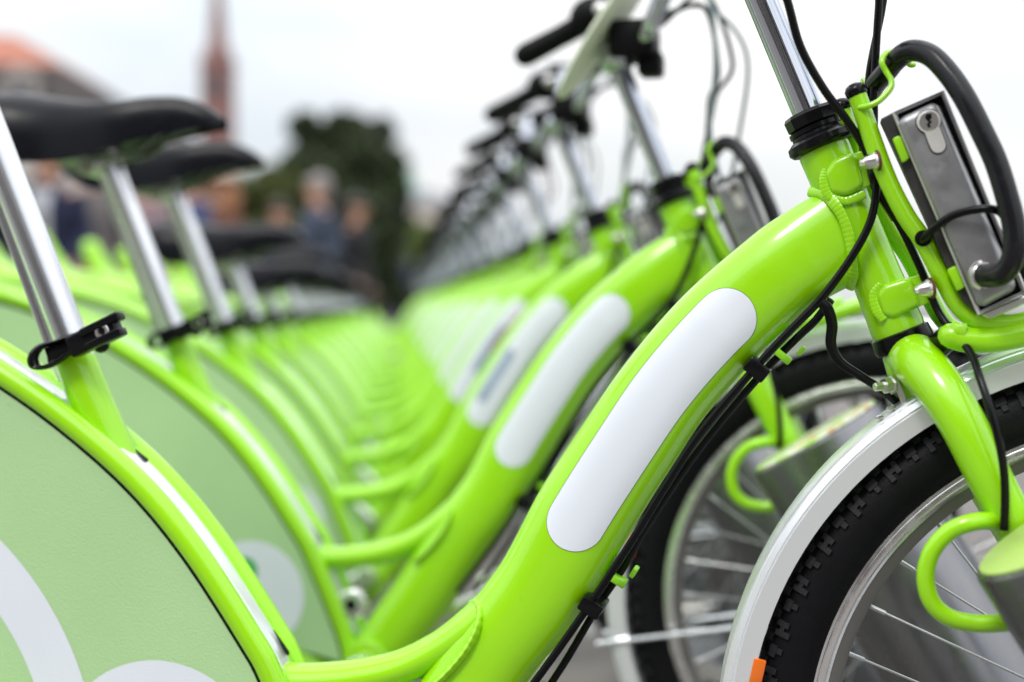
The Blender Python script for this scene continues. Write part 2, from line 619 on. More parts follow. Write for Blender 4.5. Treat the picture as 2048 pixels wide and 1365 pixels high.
def roof_solid(name, parent, x0, x1, y0, y1, z0, z1, inx, iny, m, over=0.4):
    v = [(x0 - over, y0 - over, z0), (x1 + over, y0 - over, z0), (x1 + over, y1 + over, z0), (x0 - over, y1 + over, z0),
         (x0 + inx, y0 + iny, z1), (x1 - inx, y0 + iny, z1), (x1 - inx, y1 - iny, z1), (x0 + inx, y1 - iny, z1)]
    mb = MB()
    mb.add(v, [(3, 2, 1, 0), (4, 5, 6, 7), (0, 1, 5, 4), (1, 2, 6, 5), (2, 3, 7, 6), (3, 0, 4, 7)])
    return mb.build(name, m, parent, smooth=0)


# large old house behind the people, at left (dark mansard under a red tile roof)
BY = 78.0
pR = at(262, 220, BY)
x1 = pR.x
x0 = x1 - 30
house = empty('town_house', ((x0 + x1) / 2, BY, 0))
tag(house, 'old town house with red tiled roof above a dark mansard, at upper left', 'house')
hx0, hx1 = x0 - house.location.x, x1 - house.location.x
facade(house, hx0, hx1, 0, 14, 11.4, 'stucco_cream', 9, 2, [1.2, 5.6], [2.4, 2.4], 1.5)
rs = roof_solid('mansard_roof', house, hx0, hx1, 0, 14, 11.4, 14.1, 4.6, 2.0, 'mansard', 0.5)
roof_solid('tile_roof', house, hx0 + 4.8, hx1 - 4.8, 2.2, 12, 14.13, 16.5, 3.5, 3.4, 'roof_tile', 0.3)
for i in range(7):
    xx = hx1 - 6.0 - i * 3.3
    d = MB()
    d.box((xx, 1.1, 12.4), (1.7, 2.2, 1.6))
    d.prism([Vector((xx - 1.05, 0, 13.2)), Vector((xx + 1.05, 0, 13.2)), Vector((xx, 0, 13.8))], Vector((0, -0.2, 0)), Vector((0, 2.4, 0)))
    dm = d.build('dormer', 'stucco_cream', house, smooth=0)
    p = MB()
    p.box((xx, -0.03, 12.45), (0.9, 0.04, 1.1))
    p.build('pane', 'window_glass', dm, smooth=0)
for xx in (hx1 - 13, hx1 - 21):
    c = MB()
    c.box((xx, 7.0, 15.9), (1.4, 0.9, 1.8))
    c.box((xx, 7.0, 17.2), (1.6, 1.1, 0.2))
    c.build('chimney', 'brick_red', rs, smooth=0)
d = MB()
d.box((0, -0.05, 1.12), (1.3, 0.1, 2.2), 0.02)
d.build('door', 'door_wood', house, smooth=0)

# low mauve terrace between the house and the trees
TY = 70.0
ta, tb = at(250, 400, TY).x, at(545, 400, TY).x
terr = empty('terrace_house', ((ta + tb) / 2, TY, 0))
tag(terr, 'low mauve brown building behind the crowd, between town house and dark trees', 'building')
hw = (tb - ta) / 2
facade(terr, -hw, hw, 0, 10, 4.6, 'stucco_mauve', 4, 1, [1.3], [1.7], 1.1)
roof_solid('roof', terr, -hw, hw, 0, 10, 4.6, 6.3, 1.4, 4.2, 'mansard', 0.35)

# beige building with a green copper roof right of the trees
GY = 92.0
ga, gb = at(775, 400, GY).x, at(905, 400, GY).x
bge = empty('beige_house', ((ga + gb) / 2, GY, 0))
tag(bge, 'small beige building with pale green copper roof, right of the dark trees', 'house')
hw = (gb - ga) / 2
facade(bge, -hw, hw, 0, 8, 7.2, 'stucco_beige', 2, 2, [1.0, 4.2], [1.6, 1.6], 0.9)
roof_solid('eaves_roof', bge, -hw, hw, 0, 8, 7.2, 8.2, 1.2, 1.5, 'steel_post', 0.3)
roof_solid('turret_roof', bge, -hw + 0.2, -hw + 1.9, 2.4, 4.6, 8.2, 10.6, 0.8, 1.0, 'copper_green', 0.1)

# unseen building added behind the camera, darkens reflections and side light
op = empty('unseen_building', (-19, -15.0, 0), math.pi)
tag(op, 'long brown plastered building with rows of windows, unseen, added behind the camera for reflections', 'building')
facade(op, -22, 22, 0, 12, 10.0, 'stucco_dark', 11, 2, [1.2, 5.6], [2.8, 2.6], 1.6)
roof_solid('roof', op, -22, 22, 0, 12, 10.0, 12.5, 3.0, 4.5, 'mansard', 0.5)

# brick church spire
SY = 200.0
sp = at(438, 612, SY)
ch = empty('church_tower', (sp.x, SY, 0))
tag(ch, 'tall red brick church tower with a pointed spire on the skyline', 'church tower')
zz = lambda py: CAM_H + (612 - py) / F * SY
hw = 29.0 / F * SY
m = MB()
z_sh = zz(135)
m.box((0, 0, z_sh / 2), (2 * hw, 2 * hw, z_sh))
m.box((0, 0, z_sh * 0.72), (2 * hw + 0.3, 2 * hw + 0.3, 0.4))
m.box((0, 0, z_sh + 0.2), (2 * hw + 0.4, 2 * hw + 0.4, 0.4))
tw = m.build('tower_wall', 'brick_red', ch, smooth=0)
m = MB()
m.lathe((0, 0, z_sh + 0.4), (0, 0, z_sh + 30), [(0, hw * 0.98), (3.4, hw * 0.6), (zz(-110) - z_sh, 0.25)], 8)
m.build('spire', 'spire_slate', ch, smooth=0)
for sx in (-1, 1):
    for sy in (-1, 1):
        m = MB()
        m.lathe((sx * hw * 0.86, sy * hw * 0.86, z_sh + 0.4), (sx * hw * 0.86, sy * hw * 0.86, z_sh + 5), [(0, 0.24), (1.0, 0.2), (2.2, 0.03)], 6)
        m.build('pinnacle', 'spire_slate', ch, smooth=0)
for zc in (z_sh - 3.2, z_sh * 0.55, z_sh * 0.3):
    for sx in (-0.42, 0.42):
        m = MB()
        ar = [Vector((sx * hw + 0.26 * hw * math.cos(a), -hw, zc + 1.2 + 0.5 * math.sin(a))) for a in [math.pi * k / 8 for k in range(9)]]
        m.prism(ar + [Vector((sx * hw - 0.26 * hw, -hw, zc - 1.2)), Vector((sx * hw + 0.26 * hw, -hw, zc - 1.2))], Vector((0, -0.06, 0)), Vector((0, 0.02, 0)))
        m.build('louvre_window', 'window_glass', tw, smooth=0)
m = MB()
m.box((0, 16 + hw, 6), (12, 32, 12))
m.prism([Vector((-6.4, 0, 12)), Vector((6.4, 0, 12)), Vector((0, 0, 19))], Vector((0, hw, 0)), Vector((0, hw + 32, 0)))
m.build('nave', 'brick_red', ch, smooth=0)


# ------------------------------------------------------------------ trees
def tree(name, label, loc, h, rad, trunk_h, leafm, nleaf, seed, flat=1.0, leaf=0.16, group=None):
    r = random.Random(seed)
    root = empty(name, loc)
    tag(root, label, 'tree', group)
    t = MB()
    pts = [Vector((0, 0, 0)), Vector((0.06 * rad, 0, trunk_h * 0.5)), Vector((-0.04 * rad, 0.05, trunk_h)), Vector((0, 0, h * 0.8))]
    t.sweep(pts, [h * 0.035, h * 0.026, h * 0.021, h * 0.006], 10, 6)
    blobs = []
    for i in range(34):
        an = r.uniform(0, 2 * math.pi)
        el = r.uniform(-0.7, 1.2)
        rr = r.uniform(0.4, 0.92)
        cz = trunk_h + (h - trunk_h) * 0.47
        c = Vector((math.cos(an) * math.cos(el) * rad * rr, math.sin(an) * math.cos(el) * rad * rr, cz + math.sin(el) * (h - trunk_h) * 0.5 * rr * flat))
        blobs.append((c, rad * r.uniform(0.20, 0.36)))
        if i % 2 == 0:
            s = Vector((0, 0, trunk_h * r.uniform(0.8, 1.2)))
            t.sweep([s, lerp(s, c, 0.5) + Vector((0, 0, 0.12 * rad)), c], [h * 0.011, h * 0.007, h * 0.003], 6, 4)
    t.build('trunk', 'bark', root, smooth=60)
    v, f = [], []
    for i in range(nleaf):
        c, br = blobs[r.randrange(len(blobs))]
        d = Vector((r.gauss(0, 1), r.gauss(0, 1), r.gauss(0, 1))).normalized() * br * r.random() ** 0.4
        p = c + d
        a = Vector((r.gauss(0, 1), r.gauss(0, 1), r.gauss(0, 1))).normalized() * leaf * r.uniform(0.6, 1.3)
        b = a.cross(Vector((r.gauss(0, 1), r.gauss(0, 1), r.gauss(0, 1)))).normalized() * a.length * 0.6
        o = len(v)
        v += [p - a, p - b * 0.9 + a * 0.1, p + a, p + b * 0.9 + a * 0.1]
        f.append((o, o + 1, o + 2, o + 3))
    m2 = MB()
    m2.add(v, f)
    m2.build('crown', leafm, root, smooth=0, fix=False)
    return root


def tree_px(px, top, width_px, dist, **k):
    h = CAM_H + (612 - top) / F * dist
    x = (px - 1024) / F * dist
    return tree(loc=(x, dist, 0), h=h, rad=width_px / 2 / F * dist, **k)


tree_px(690, 176, 265, 46, name='round_tree', label='tallest dark round tree, standing between the saddles and the handlebars', trunk_h=1.6, leafm='leaf_dark', nleaf=26000, flat=0.95, seed=17, leaf=0.17)
tree_px(615, 275, 190, 44, name='round_tree', label='dark tree leaning against the left side of the tallest tree', trunk_h=1.0, leafm='leaf_dark', nleaf=13000, seed=4, leaf=0.16)
tree_px(748, 285, 150, 45, name='round_tree', label='dark tree forming the right shoulder of the tallest tree', trunk_h=1.2, leafm='leaf_dark', nleaf=12000, seed=21, leaf=0.16)
tree_px(530, 300, 210, 42, name='bushy_tree', label='olive green bushy tree left of the dark round trees', trunk_h=0.5, leafm='leaf_olive', nleaf=13000, seed=5, leaf=0.15)
tree_px(735, 370, 200, 32, name='bushy_tree', label='low dark bush at the foot of the tallest tree', trunk_h=0.3, leafm='leaf_dark', nleaf=13000, seed=8, leaf=0.14)
tree_px(640, 420, 240, 34, name='bushy_tree', label='wide low dark bush in front of the trees, behind the saddles', trunk_h=0.3, leafm='leaf_dark', nleaf=13000, seed=9, leaf=0.14)
tree_px(760, 440, 120, 20, name='bushy_tree', label='small near black shrub right under the tallest tree, beside the vanishing row', trunk_h=0.2, leafm='leaf_dark', nleaf=9000, seed=31, leaf=0.09)
tree_px(850, 435, 110, 34, name='bushy_tree', label='pale yellow green bush right of the dark trees', trunk_h=0.25, leafm='leaf_pale', nleaf=7000, seed=6, leaf=0.12)
tree_px(925, 400, 90, 37, name='bushy_tree', label='olive bush half hidden behind the far handlebars', trunk_h=0.4, leafm='leaf_olive', nleaf=6000, seed=12, leaf=0.12)


# ------------------------------------------------------------------ people
def person(label, px, dist, h, facing, top, legs, hairm, extra=None, longcoat=False, longhair=False, lean=0.0, seed=0, face_h=None):
    """a standing figure in mid-step; facing: rotation about z, 0 = looks toward +y"""
    r = random.Random(seed)
    x = (px - 1024) / F * dist
    root = empty('person', (x, dist, 0), facing)
    tag(root, label, 'person', 'people standing and walking behind the bikes')
    s = h / 1.75
    V = lambda a, b, c: Vector((a, b, c)) * s
    st = r.uniform(0.05, 0.16)
    verts, rad, edges = [], [], []

    def vx(p, rr, par=None):
        verts.append(p)
        rad.append(rr * s)
        if par is not None:
            edges.append((par, len(verts) - 1))
        return len(verts) - 1
    pel = vx(V(0, 0, 0.95), 0.14)
    wai = vx(V(0, 0, 1.10), 0.125, pel)
    che = vx(V(0, 0.01, 1.30), 0.15, wai)
    nk0 = vx(V(0, 0, 1.45), 0.075, che)
    nk1 = vx(V(0, 0.01, 1.53), 0.055, nk0)
    hd0 = vx(V(0, 0.02, 1.60), 0.078, nk1)
    hd1 = vx(V(0, 0.015, 1.68), 0.085, hd0)
    legsP, armsP = [], []
    for sx in (-1, 1):
        fy = st * sx
        hp = vx(V(0.09 * sx, 0, 0.90), 0.098, pel)
        kn = vx(V(0.10 * sx, fy * 0.7 + 0.02, 0.50), 0.062, hp)
        an = vx(V(0.11 * sx, fy * 1.2 - 0.02, 0.09), 0.040, kn)
        vx(V(0.12 * sx, fy * 1.2 + 0.13, 0.035), 0.032, an)
        legsP.append([verts[hp], verts[kn], verts[an]])
        sh = vx(V(0.18 * sx, 0, 1.42), 0.062, che)
        bend = r.uniform(0.0, 0.09)
        el = vx(V(0.24 * sx, -0.03, 1.14), 0.045, sh)
        wr = vx(V(0.23 * sx, 0.05 + bend, 0.90 + bend * 0.7), 0.030, el)
        pa = vx(V(0.225 * sx, 0.07 + bend * 1.2, 0.83 + bend * 0.8), 0.030, wr)
        for k in range(4):
            q = vx(V(0.225 * sx, 0.055 + k * 0.019 + bend * 1.2, 0.775 + bend * 0.85 - 0.006 * (1.5 - abs(k - 1.5))), 0.009, pa)
            vx(V(0.205 * sx, 0.058 + k * 0.019 + bend * 1.3, 0.735 + bend * 0.85), 0.008, q)
        q = vx(V(0.205 * sx, 0.10 + bend * 1.2, 0.82 + bend * 0.85), 0.010, pa)
        vx(V(0.195 * sx, 0.12 + bend * 1.2, 0.785 + bend * 0.85), 0.009, q)
        armsP.append([verts[sh], verts[el], verts[wr]])
    me = bpy.data.meshes.new('body')
    me.from_pydata([tuple(v) for v in verts], edges, [])
    me.materials.append(M['skin'])
    o = bpy.data.objects.new('body', me)
    col.objects.link(o)
    o.parent = root
    sk = o.modifiers.new('skin', 'SKIN')
    sk.use_smooth_shade = True
    for i, d in enumerate(me.skin_vertices[0].data):
        d.radius = (rad[i], rad[i])
        d.use_root = (i == 0)
    sb = o.modifiers.new('sub', 'SUBSURF')
    sb.levels = sb.render_levels = 1
    # face, ears
    m_ = MB()
    m_.sweep([V(0, 0.10, 1.64), V(0, 0.125, 1.605), V(0, 0.10, 1.595)], [0.008 * s, 0.014 * s, 0.012 * s], 8, 3)
    for sx in (-1, 1):
        m_.ball(V(0.085 * sx, 0.01, 1.63), (0.012 * s, 0.02 * s, 0.032 * s), 8)
    m_.build('face', 'skin', root)
    m_ = MB()
    for sx in (-1, 1):
        m_.ball(V(0.032 * sx, 0.096, 1.645), 0.011 * s, 8)
    m_.box(V(0, 0.098, 1.572), (0.045 * s, 0.01 * s, 0.008 * s))
    m_.build('eyes', 'hair_dark', root)
    # hair
    m_ = MB()
    m_.ball(V(0, -0.012, 1.685), (0.100 * s, 0.108 * s, 0.085 * s), 16)
    m_.ball(V(0, -0.045, 1.62), (0.090 * s, 0.07 * s, 0.10 * s), 12)
    if longhair:
        m_.sweep([V(0, -0.05, 1.66), V(0, -0.07, 1.52), V(0, -0.075, 1.38)], [0.09 * s, 0.095 * s, 0.05 * s], 12, 4)
    m_.build('hair', hairm, root)
    # clothes
    hem = 0.62 if longcoat else 0.86
    m_ = MB()
    m_.sweep([V(0, 0, hem), V(0, 0, 0.97), V(0, 0, 1.12), V(0, 0.005, 1.30), V(0, 0, 1.42), V(0, 0, 1.49)],
             [(0.135 * s, 0.20 * s) if longcoat else (0.125 * s, 0.175 * s), (0.13 * s, 0.18 * s), (0.125 * s, 0.165 * s), (0.14 * s, 0.19 * s), (0.11 * s, 0.19 * s), (0.065 * s, 0.08 * s)],
             18, 5, ref=Vector((1, 0, 0)))
    for a in armsP:
        m_.sweep([a[0], lerp(a[0], a[1], 0.5), a[1], lerp(a[1], a[2], 0.5), a[2]], [0.075 * s, 0.066 * s, 0.058 * s, 0.052 * s, 0.045 * s], 12, 4)
    m_.build('jacket', top, root)
    m_ = MB()
    for a in legsP:
        m_.sweep([a[0] + V(0, 0, 0.04), lerp(a[0], a[1], 0.5), a[1], lerp(a[1], a[2], 0.5), a[2] + V(0, 0, 0.0)], [0.115 * s, 0.10 * s, 0.078 * s, 0.070 * s, 0.062 * s], 12, 4)
    m_.build('trousers', legs, root)
    m_ = MB()
    for a in legsP:
        m_.ball(a[2] + V(0, 0.06, -0.045), (0.045 * s, 0.135 * s, 0.045 * s), 12)
    m_.build('shoes', 'cloth_black', root)
    if extra:
        m_ = MB()
        if extra == 'bag':
            m_.box(V(0.24, 0.0, 0.98), (0.10 * s, 0.28 * s, 0.30 * s), 0.03)
            m_.sweep([V(0.24, 0.1, 1.12), V(0.10, 0.12, 1.32), V(-0.1, 0.0, 1.49), V(0.08, -0.14, 1.32), V(0.24, -0.1, 1.12)], 0.012 * s, 8, 5)
            m_.build('shoulder_bag', 'cloth_white', root)
        elif extra == 'hat':
            m_.lathe(V(0, -0.01, 1.71), V(0, -0.01, 1.9), [(0, 0.17 * s), (0.012, 0.165 * s), (0.02, 0.11 * s), (0.09 * s, 0.095 * s), (0.11 * s, 0.05 * s)], 20)
            m_.build('hat', 'cloth_cream', root)
        elif extra == 'shirt':
            m_.sweep([V(0, 0.13, 0.92), V(0, 0.14, 1.1), V(0, 0.15, 1.3), V(0, 0.09, 1.44)], [(0.02 * s, 0.07 * s)] * 4, 10, 4, ref=Vector((1, 0, 0)))
            m_.build('shirt', 'cloth_white', root)
    return root


person('person in a black coat at the far left, behind the first seat posts', -10, 9.0, 1.78, 2.4, 'cloth_black', 'cloth_black', 'hair_dark', longcoat=True, seed=1)
person('person in dark navy jacket open over a white shirt, left of the second seat post', 100, 9.4, 1.72, 3.0, 'cloth_navy', 'cloth_navy', 'hair_dark', extra='shirt', seed=2)
person('person in grey brown jacket just right of the white shirted one', 190, 10.2, 1.74, 0.6, 'cloth_grey', 'cloth_grey', 'hair_dark', longcoat=True, seed=3)
person('person in a mauve top with white shoulder bag, seen between two seat posts', 300, 10.8, 1.70, 3.6, 'cloth_mauve', 'cloth_mauve', 'hair_dark', extra='bag', longcoat=True, seed=4)
person('person in blue jacket and navy trousers behind the third seat post', 392, 10.4, 1.68, 1.7, 'cloth_blue', 'cloth_navy', 'hair_orange', seed=5)
person('person with long orange hair and a cream hat, right of the third seat post', 445, 11.2, 1.70, 1.2, 'cloth_rust', 'cloth_navy', 'hair_orange', extra='hat', longhair=True, seed=6)
person('person in dark grey jacket seen over the low saddles', 560, 13.0, 1.62, 3.1, 'cloth_grey', 'cloth_black', 'hair_dark', seed=7)
person('person with grey hair in a blue jacket, in front of the dark tree', 638, 12.0, 1.76, 2.2, 'cloth_sky', 'cloth_blue', 'hair_grey', longcoat=True, seed=8)
person('small distant person in blue at the right edge of the dark tree', 800, 24.0, 1.70, 0.2, 'cloth_sky', 'cloth_navy', 'hair_dark', seed=9)
person('person in dark clothes furthest left, mostly cut by the frame', -75, 8.6, 1.80, 1.0, 'cloth_navy', 'cloth_black', 'hair_dark', longcoat=True, seed=10)
person('person in black at the middle, walking below the tallest tree', 712, 13.0, 1.66, 4.4, 'cloth_black', 'cloth_black', 'hair_dark', longcoat=True, seed=15)
person('person in rust jacket behind the grey brown one', 245, 12.4, 1.74, 5.0, 'cloth_rust', 'cloth_black', 'hair_dark', seed=13)

# ================================================================== THE BIKE
bike = empty('bicycle', ORIG, -THETA)
SEAT_PARTS = ('seat_post', 'saddle')
DETAIL = set()      # parts dropped on far copies (too small to see there)


def part(mb, name, m, parent=None, smooth=40, far=True):
    o = mb.build(name, m, parent or bike, smooth)
    if not far:
        o['near_only'] = 1
    return o


PXM = 1 / 2500.0
# --- main tube
mt_px = [(1690, 468), (1612, 511), (1550, 554), (1437, 657), (1337, 771), (1258, 886), (1169, 1026), (1085, 1175), (990, 1300), (890, 1455), (800, 1575), (735, 1655)]
mt_half = [98, 95, 93, 97, 97, 100, 103, 100, 98, 98, 95, 90]
mt_pts = PP(mt_px)
mt_r = [(h_ * PXM, lat) for h_, lat in zip(mt_half, [0.0195, 0.0255, 0.029, 0.031, 0.031, 0.032, 0.033, 0.034, 0.035, 0.036, 0.037, 0.037])]
MT_E = 2.35
mb = MB()
mb.sweep(mt_pts, mt_r, 48, 12, e=MT_E)
main_tube = part(mb, 'main_tube', 'green_paint', smooth=60)


# --- sticker that follows the tube surface
def tube_surface_patch(pts, radii, s0, s1, halfw, d0, lift, ns=70, nd=15, e=MT_E):
    pp, par = catmull(pts, 24)
    fr = frames(pp)
    Ls = [0.0]
    for i in range(1, len(pp)):
        Ls.append(Ls[-1] + (pp[i] - pp[i - 1]).length)

    def samp(s):
        s = min(max(s, 0), Ls[-1] - 1e-6)
        i = 0
        while Ls[i + 1] < s:
            i += 1
        k = (s - Ls[i]) / (Ls[i + 1] - Ls[i])
        t = lerp(par[i], par[i + 1], k)
        a = int(t)
        q = t - a
        b = min(a + 1, len(radii) - 1)
        return lerp(pp[i], pp[i + 1], k), fr[i][1].lerp(fr[i + 1][1], k), fr[i][2], lerp(radii[a][0], radii[b][0], q), lerp(radii[a][1], radii[b][1], q)
    v, f = [], []
    for i in range(ns):
        x = 0.5 - 0.5 * math.cos(math.pi * i / (ns - 1))
        s = lerp(s0, s1, x)
        e_ = min(s - s0, s1 - s)
        hw_ = halfw if e_ >= halfw else math.sqrt(max(1e-9, halfw ** 2 - (halfw - e_) ** 2))
        c, N, B, rn, rb = samp(s)
        for j in range(nd):
            d = d0 + lerp(-hw_, hw_, j / (nd - 1))
            lat = rb * max(0.0, 1 - (abs(d) / rn) ** e) ** (1 / e)
            v.append(c + N * d - B * (lat + lift))
    for i in range(ns - 1):
        for j in range(nd - 1):
            f.append((i * nd + j, i * nd + j + 1, (i + 1) * nd + j + 1, (i + 1) * nd + j))
    return MB().add(v, f)


def len_to(px):
    pp, par = catmull(mt_pts, 24)
    tgt = P(*px)
    best, L_, bl = 9, 0.0, 0.0
    for i in range(len(pp)):
        if i:
            L_ += (pp[i] - pp[i - 1]).length
        dd = (pp[i] - tgt).length
        if dd < best:
            best, bl = dd, L_
    return bl


S0, S1 = len_to((1500, 595)), len_to((1132, 1078))
edge = tube_surface_patch(mt_pts, mt_r, S0 - 0.0004, S1 + 0.0004, 0.0243, 0.0, 0.00035)
part(edge, 'sticker_rim', 'sticker_edge')
st = tube_surface_patch(mt_pts, mt_r, S0, S1, 0.0239, 0.0, 0.00055)
sticker = part(st, 'sticker', 'sticker_white')

# --- head tube
HT0, HT1 = P(1646, 296), P(1800, 668)
hax = (HT0 - HT1).normalized()
hlen = (HT0 - HT1).length
mb = MB()
mb.lathe(HT1, HT0, [(0, 0.0205), (0.006, 0.0212), (0.02, 0.0205), (0.05, 0.0196), (hlen - 0.05, 0.0188), (hlen - 0.035, 0.0200), (hlen - 0.003, 0.0206), (hlen, 0.0200)], 48)
head = part(mb, 'head_tube', 'green_paint')
# brackets (lugs) welded on the head tube, pointing forward
for blk, tng in (([(1650, 352), (1664, 326), (1700, 309), (1716, 318), (1728, 378), (1692, 398), (1662, 392)], [(1690, 318), (1744, 300), (1763, 366), (1700, 390)]),
                 ([(1750, 592), (1764, 571), (1812, 555), (1826, 566), (1840, 612), (1784, 638), (1763, 632)], [(1800, 560), (1842, 549), (1866, 602), (1815, 622)])):
    mb = MB()
    mb.prism(PP(blk), nearer(0.0238), nearer(-0.0238), 0.0045, 4)
    mb.prism(PP(tng), nearer(0.0205), nearer(-0.0205), 0.0012, 2)
    part(mb, 'bracket', 'green_paint', head)


def bead(pts, r=0.0042, per=24):
    b_ = MB()
    b_.sweep(pts, [(r * 1.3 * q_, r * 0.42) for q_ in [0.85, 1.0, 1.12, 0.95, 1.05, 0.9, 1.1, 0.9][:len(pts)]], 10, per, ripple=6 if per > 20 else 5)
    return b_


# weld beads: head tube / main tube, the brackets, the stay
for mir in (1, -1):
    wl = [P(1617, 383, 0.004), P(1645, 388, 0.014), P(1668, 408, 0.0215), P(1686, 438, 0.0235), P(1698, 475, 0.0235), P(1704, 515, 0.0225), P(1705, 550, 0.017), P(1698, 578, 0.006)]
    if mir < 0:
        wl = [Vector((p.x, -p.y, p.z)) for p in wl]
    part(bead(wl, 0.0034), 'weld_bead', 'green_paint', head, far=False)
for pl in ([(1652, 338, 0.0185), (1648, 362, 0.0195), (1658, 390, 0.0200), (1690, 402, 0.0205), (1730, 388, 0.019)],
           [(1762, 569, 0.0195), (1748, 590, 0.0195), (1754, 620, 0.0205), (1768, 640, 0.0205)]):
    part(bead(PP(pl), 0.0029), 'weld_bead', 'green_paint', head, far=False)

# --- headset
mb = MB()
A = HT0 - hax * 0.001
mb.lathe(A, A + hax, [(0, 0.0215), (0.001, 0.0245), (0.004, 0.0268), (0.0085, 0.0262), (0.0115, 0.0225), (0.0125, 0.0205), (0.0150, 0.0200), (0.0155, 0.0212), (0.0190, 0.0212), (0.0195, 0.0190)], 48)
hs = part(mb, 'headset', 'black_plastic')
mb = MB()
c0 = A + hax * 0.0195
mb.lathe(c0, c0 + hax, [(0, 0.0188), (0.0015, 0.0208), (0.010, 0.0212), (0.0125, 0.0195), (0.0135, 0.0145)], 10)
part(mb, 'lock_nut', 'black_plastic', hs, smooth=25)
mb = MB()
B_ = HT1 + hax * 0.002
mb.lathe(B_, B_ - hax, [(0, 0.0212), (0.001, 0.0232), (0.010, 0.0240), (0.0135, 0.0225), (0.0145, 0.018)], 48)
part(mb, 'lower_race', 'black_plastic')

# --- stem, handlebar
ST0 = A + hax * 0.03
HB = P(1467, -135)
slen = (HB - ST0).length
mb = MB()
mb.cyl(ST0, HB, 0.0124, 40)
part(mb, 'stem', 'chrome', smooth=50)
mb = MB()
mb.ball(HB, (0.022, 0.03, 0.018), 16)
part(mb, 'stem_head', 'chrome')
HC = HB + Vector((0.022, 0, 0.022))
mb = MB()
mb.box(HC, (0.056, 0.075, 0.046), 0.008)
mb.box(HC + Vector((0.02, 0, -0.028)), (0.03, 0.045, 0.03), 0.006)
part(mb, 'clamp_block', 'black_matte')
bar = [(0, 0.0, 0), (0, 0.045, 0.004), (0.010, 0.075, 0.045), (0.030, 0.12, 0.080), (0.034, 0.175, 0.084), (0.010, 0.225, 0.066), (-0.020, 0.246, 0.050), (-0.045, 0.258, 0.036)]
BROT = Matrix.Rotation(R(28), 3, 'Z')            # the docked bars all stand a little turned
bp = [HC + BROT @ Vector((a, -b, c)) for a, b, c in bar[::-1]] + [HC + BROT @ Vector(p) for p in bar[1:]]
mb = MB()
mb.sweep(bp, 0.0111, 20, 6, ref=Vector((0, 0, 1)))
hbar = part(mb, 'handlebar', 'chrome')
for sy in (1, -1):
    q = lambda a, b, c: HC + BROT @ Vector((a, b * sy, c))
    mb = MB()
    mb.sweep([q(0.005, 0.229, 0.064), q(-0.020, 0.246, 0.050), q(-0.062, 0.268, 0.027)], [0.0165, 0.0155, 0.0165], 18, 6, rnd_cap=True)
    part(mb, 'grip', 'black_matte', hbar)
    mb = MB()
    mb.ball(q(0.020, 0.212, 0.074), (0.036, 0.026, 0.028), 14)
    mb.box(q(0.045, 0.195, 0.094), (0.05, 0.035, 0.034), 0.008)
    mb.sweep([q(0.03, 0.195, 0.075), q(0.05, 0.225, 0.092), q(0.04, 0.262, 0.086), q(0.0, 0.285, 0.066)], [(0.006, 0.009)] * 4, 10, 6)
    part(mb, 'brake_lever', 'black_matte', hbar)
    mb = MB()
    mb.ball(q(0.02, 0.187, 0.078), 0.011, 10)
    part(mb, 'lever_pivot', 'bolt_steel', hbar)
# round console plate facing the rider
mb = MB()
nrm = Vector((-0.818, 0, 0.575))
lng = Vector((0.575, 0, 0.818))
rot = Matrix((lng, Y, nrm)).transposed()
mb.ball(HC + Vector((-0.026, 0, 0.030)), (0.118, 0.062, 0.010), 28, rot)
part(mb, 'console', 'console_pale')['only_on'] = '1'

# --- fork: crown and two blades
FH = Vector((0.509, 0, 0.3145))                                # front hub
mb = MB()
mb.lathe(B_ - hax * 0.010, B_ - hax * 0.04, [(0, 0.0165), (0.006, 0.020), (0.022, 0.0215), (0.040, 0.018)], 32)
fork = part(mb, 'fork_crown', 'green_paint')
for mir in (1, -1):
    bl = [P(1818, 704, 0.002), P(1838, 728, 0.026), P(1880, 776, 0.046), P(1925, 848, 0.058), P(1966, 930, 0.062), P(2012, 1018, 0.062), P(2080, 1140, 0.060), P(2190, 1330, 0.056), P(2303, 1532, 0.052)]
    if mir < 0:
        bl = [Vector((p.x, -p.y, p.z)) for p in bl]
    mb = MB()
    mb.sweep(bl, [0.019, 0.0195, 0.0182, 0.0172, 0.0165, 0.016, 0.0145, 0.0115, 0.009], 32, 8)
    part(mb, 'fork_blade', 'green_paint')
mb = MB()
mb.cyl(FH + Y * 0.062, FH - Y * 0.062, 0.006, 12)
mb.cyl(FH + Y * 0.072, FH + Y * 0.058, 0.011, 6)
mb.cyl(FH - Y * 0.058, FH - Y * 0.072, 0.011, 6)
part(mb, 'axle', 'bolt_steel')

# docking loop on the near fork blade
lp = [(2005, 1046, 0.064), (1975, 1042, 0.075), (1940, 1046, 0.082), (1898, 1064, 0.082), (1863, 1104, 0.082), (1851, 1153, 0.082), (1862, 1202, 0.082), (1894, 1233, 0.082), (1940, 1246, 0.082), (1992, 1247, 0.082), (2035, 1240, 0.078), (2095, 1215, 0.064)]
mb = MB()
mb.sweep(PP(lp), 0.0066, 20, 8)
part(mb, 'docking_loop', 'green_paint')


# --- wheels
def wheel_ring(prof, c, n=96, arc=None, e=None):
    """lathe a closed (radius, lateral) profile about the hub axis"""
    v, f = [], []
    k = len(prof)
    for i in range(n):
        a = 2 * math.pi * i / n
        for (rr, lat) in prof:
            v.append(c + Vector((math.cos(a) * rr, lat, math.sin(a) * rr)))
    for i in range(n):
        i2 = (i + 1) % n
        for j in range(k):
            j2 = (j + 1) % k
            f.append((i * k + j, i * k + j2, i2 * k + j2, i2 * k + j))
    return MB().add(v, f)


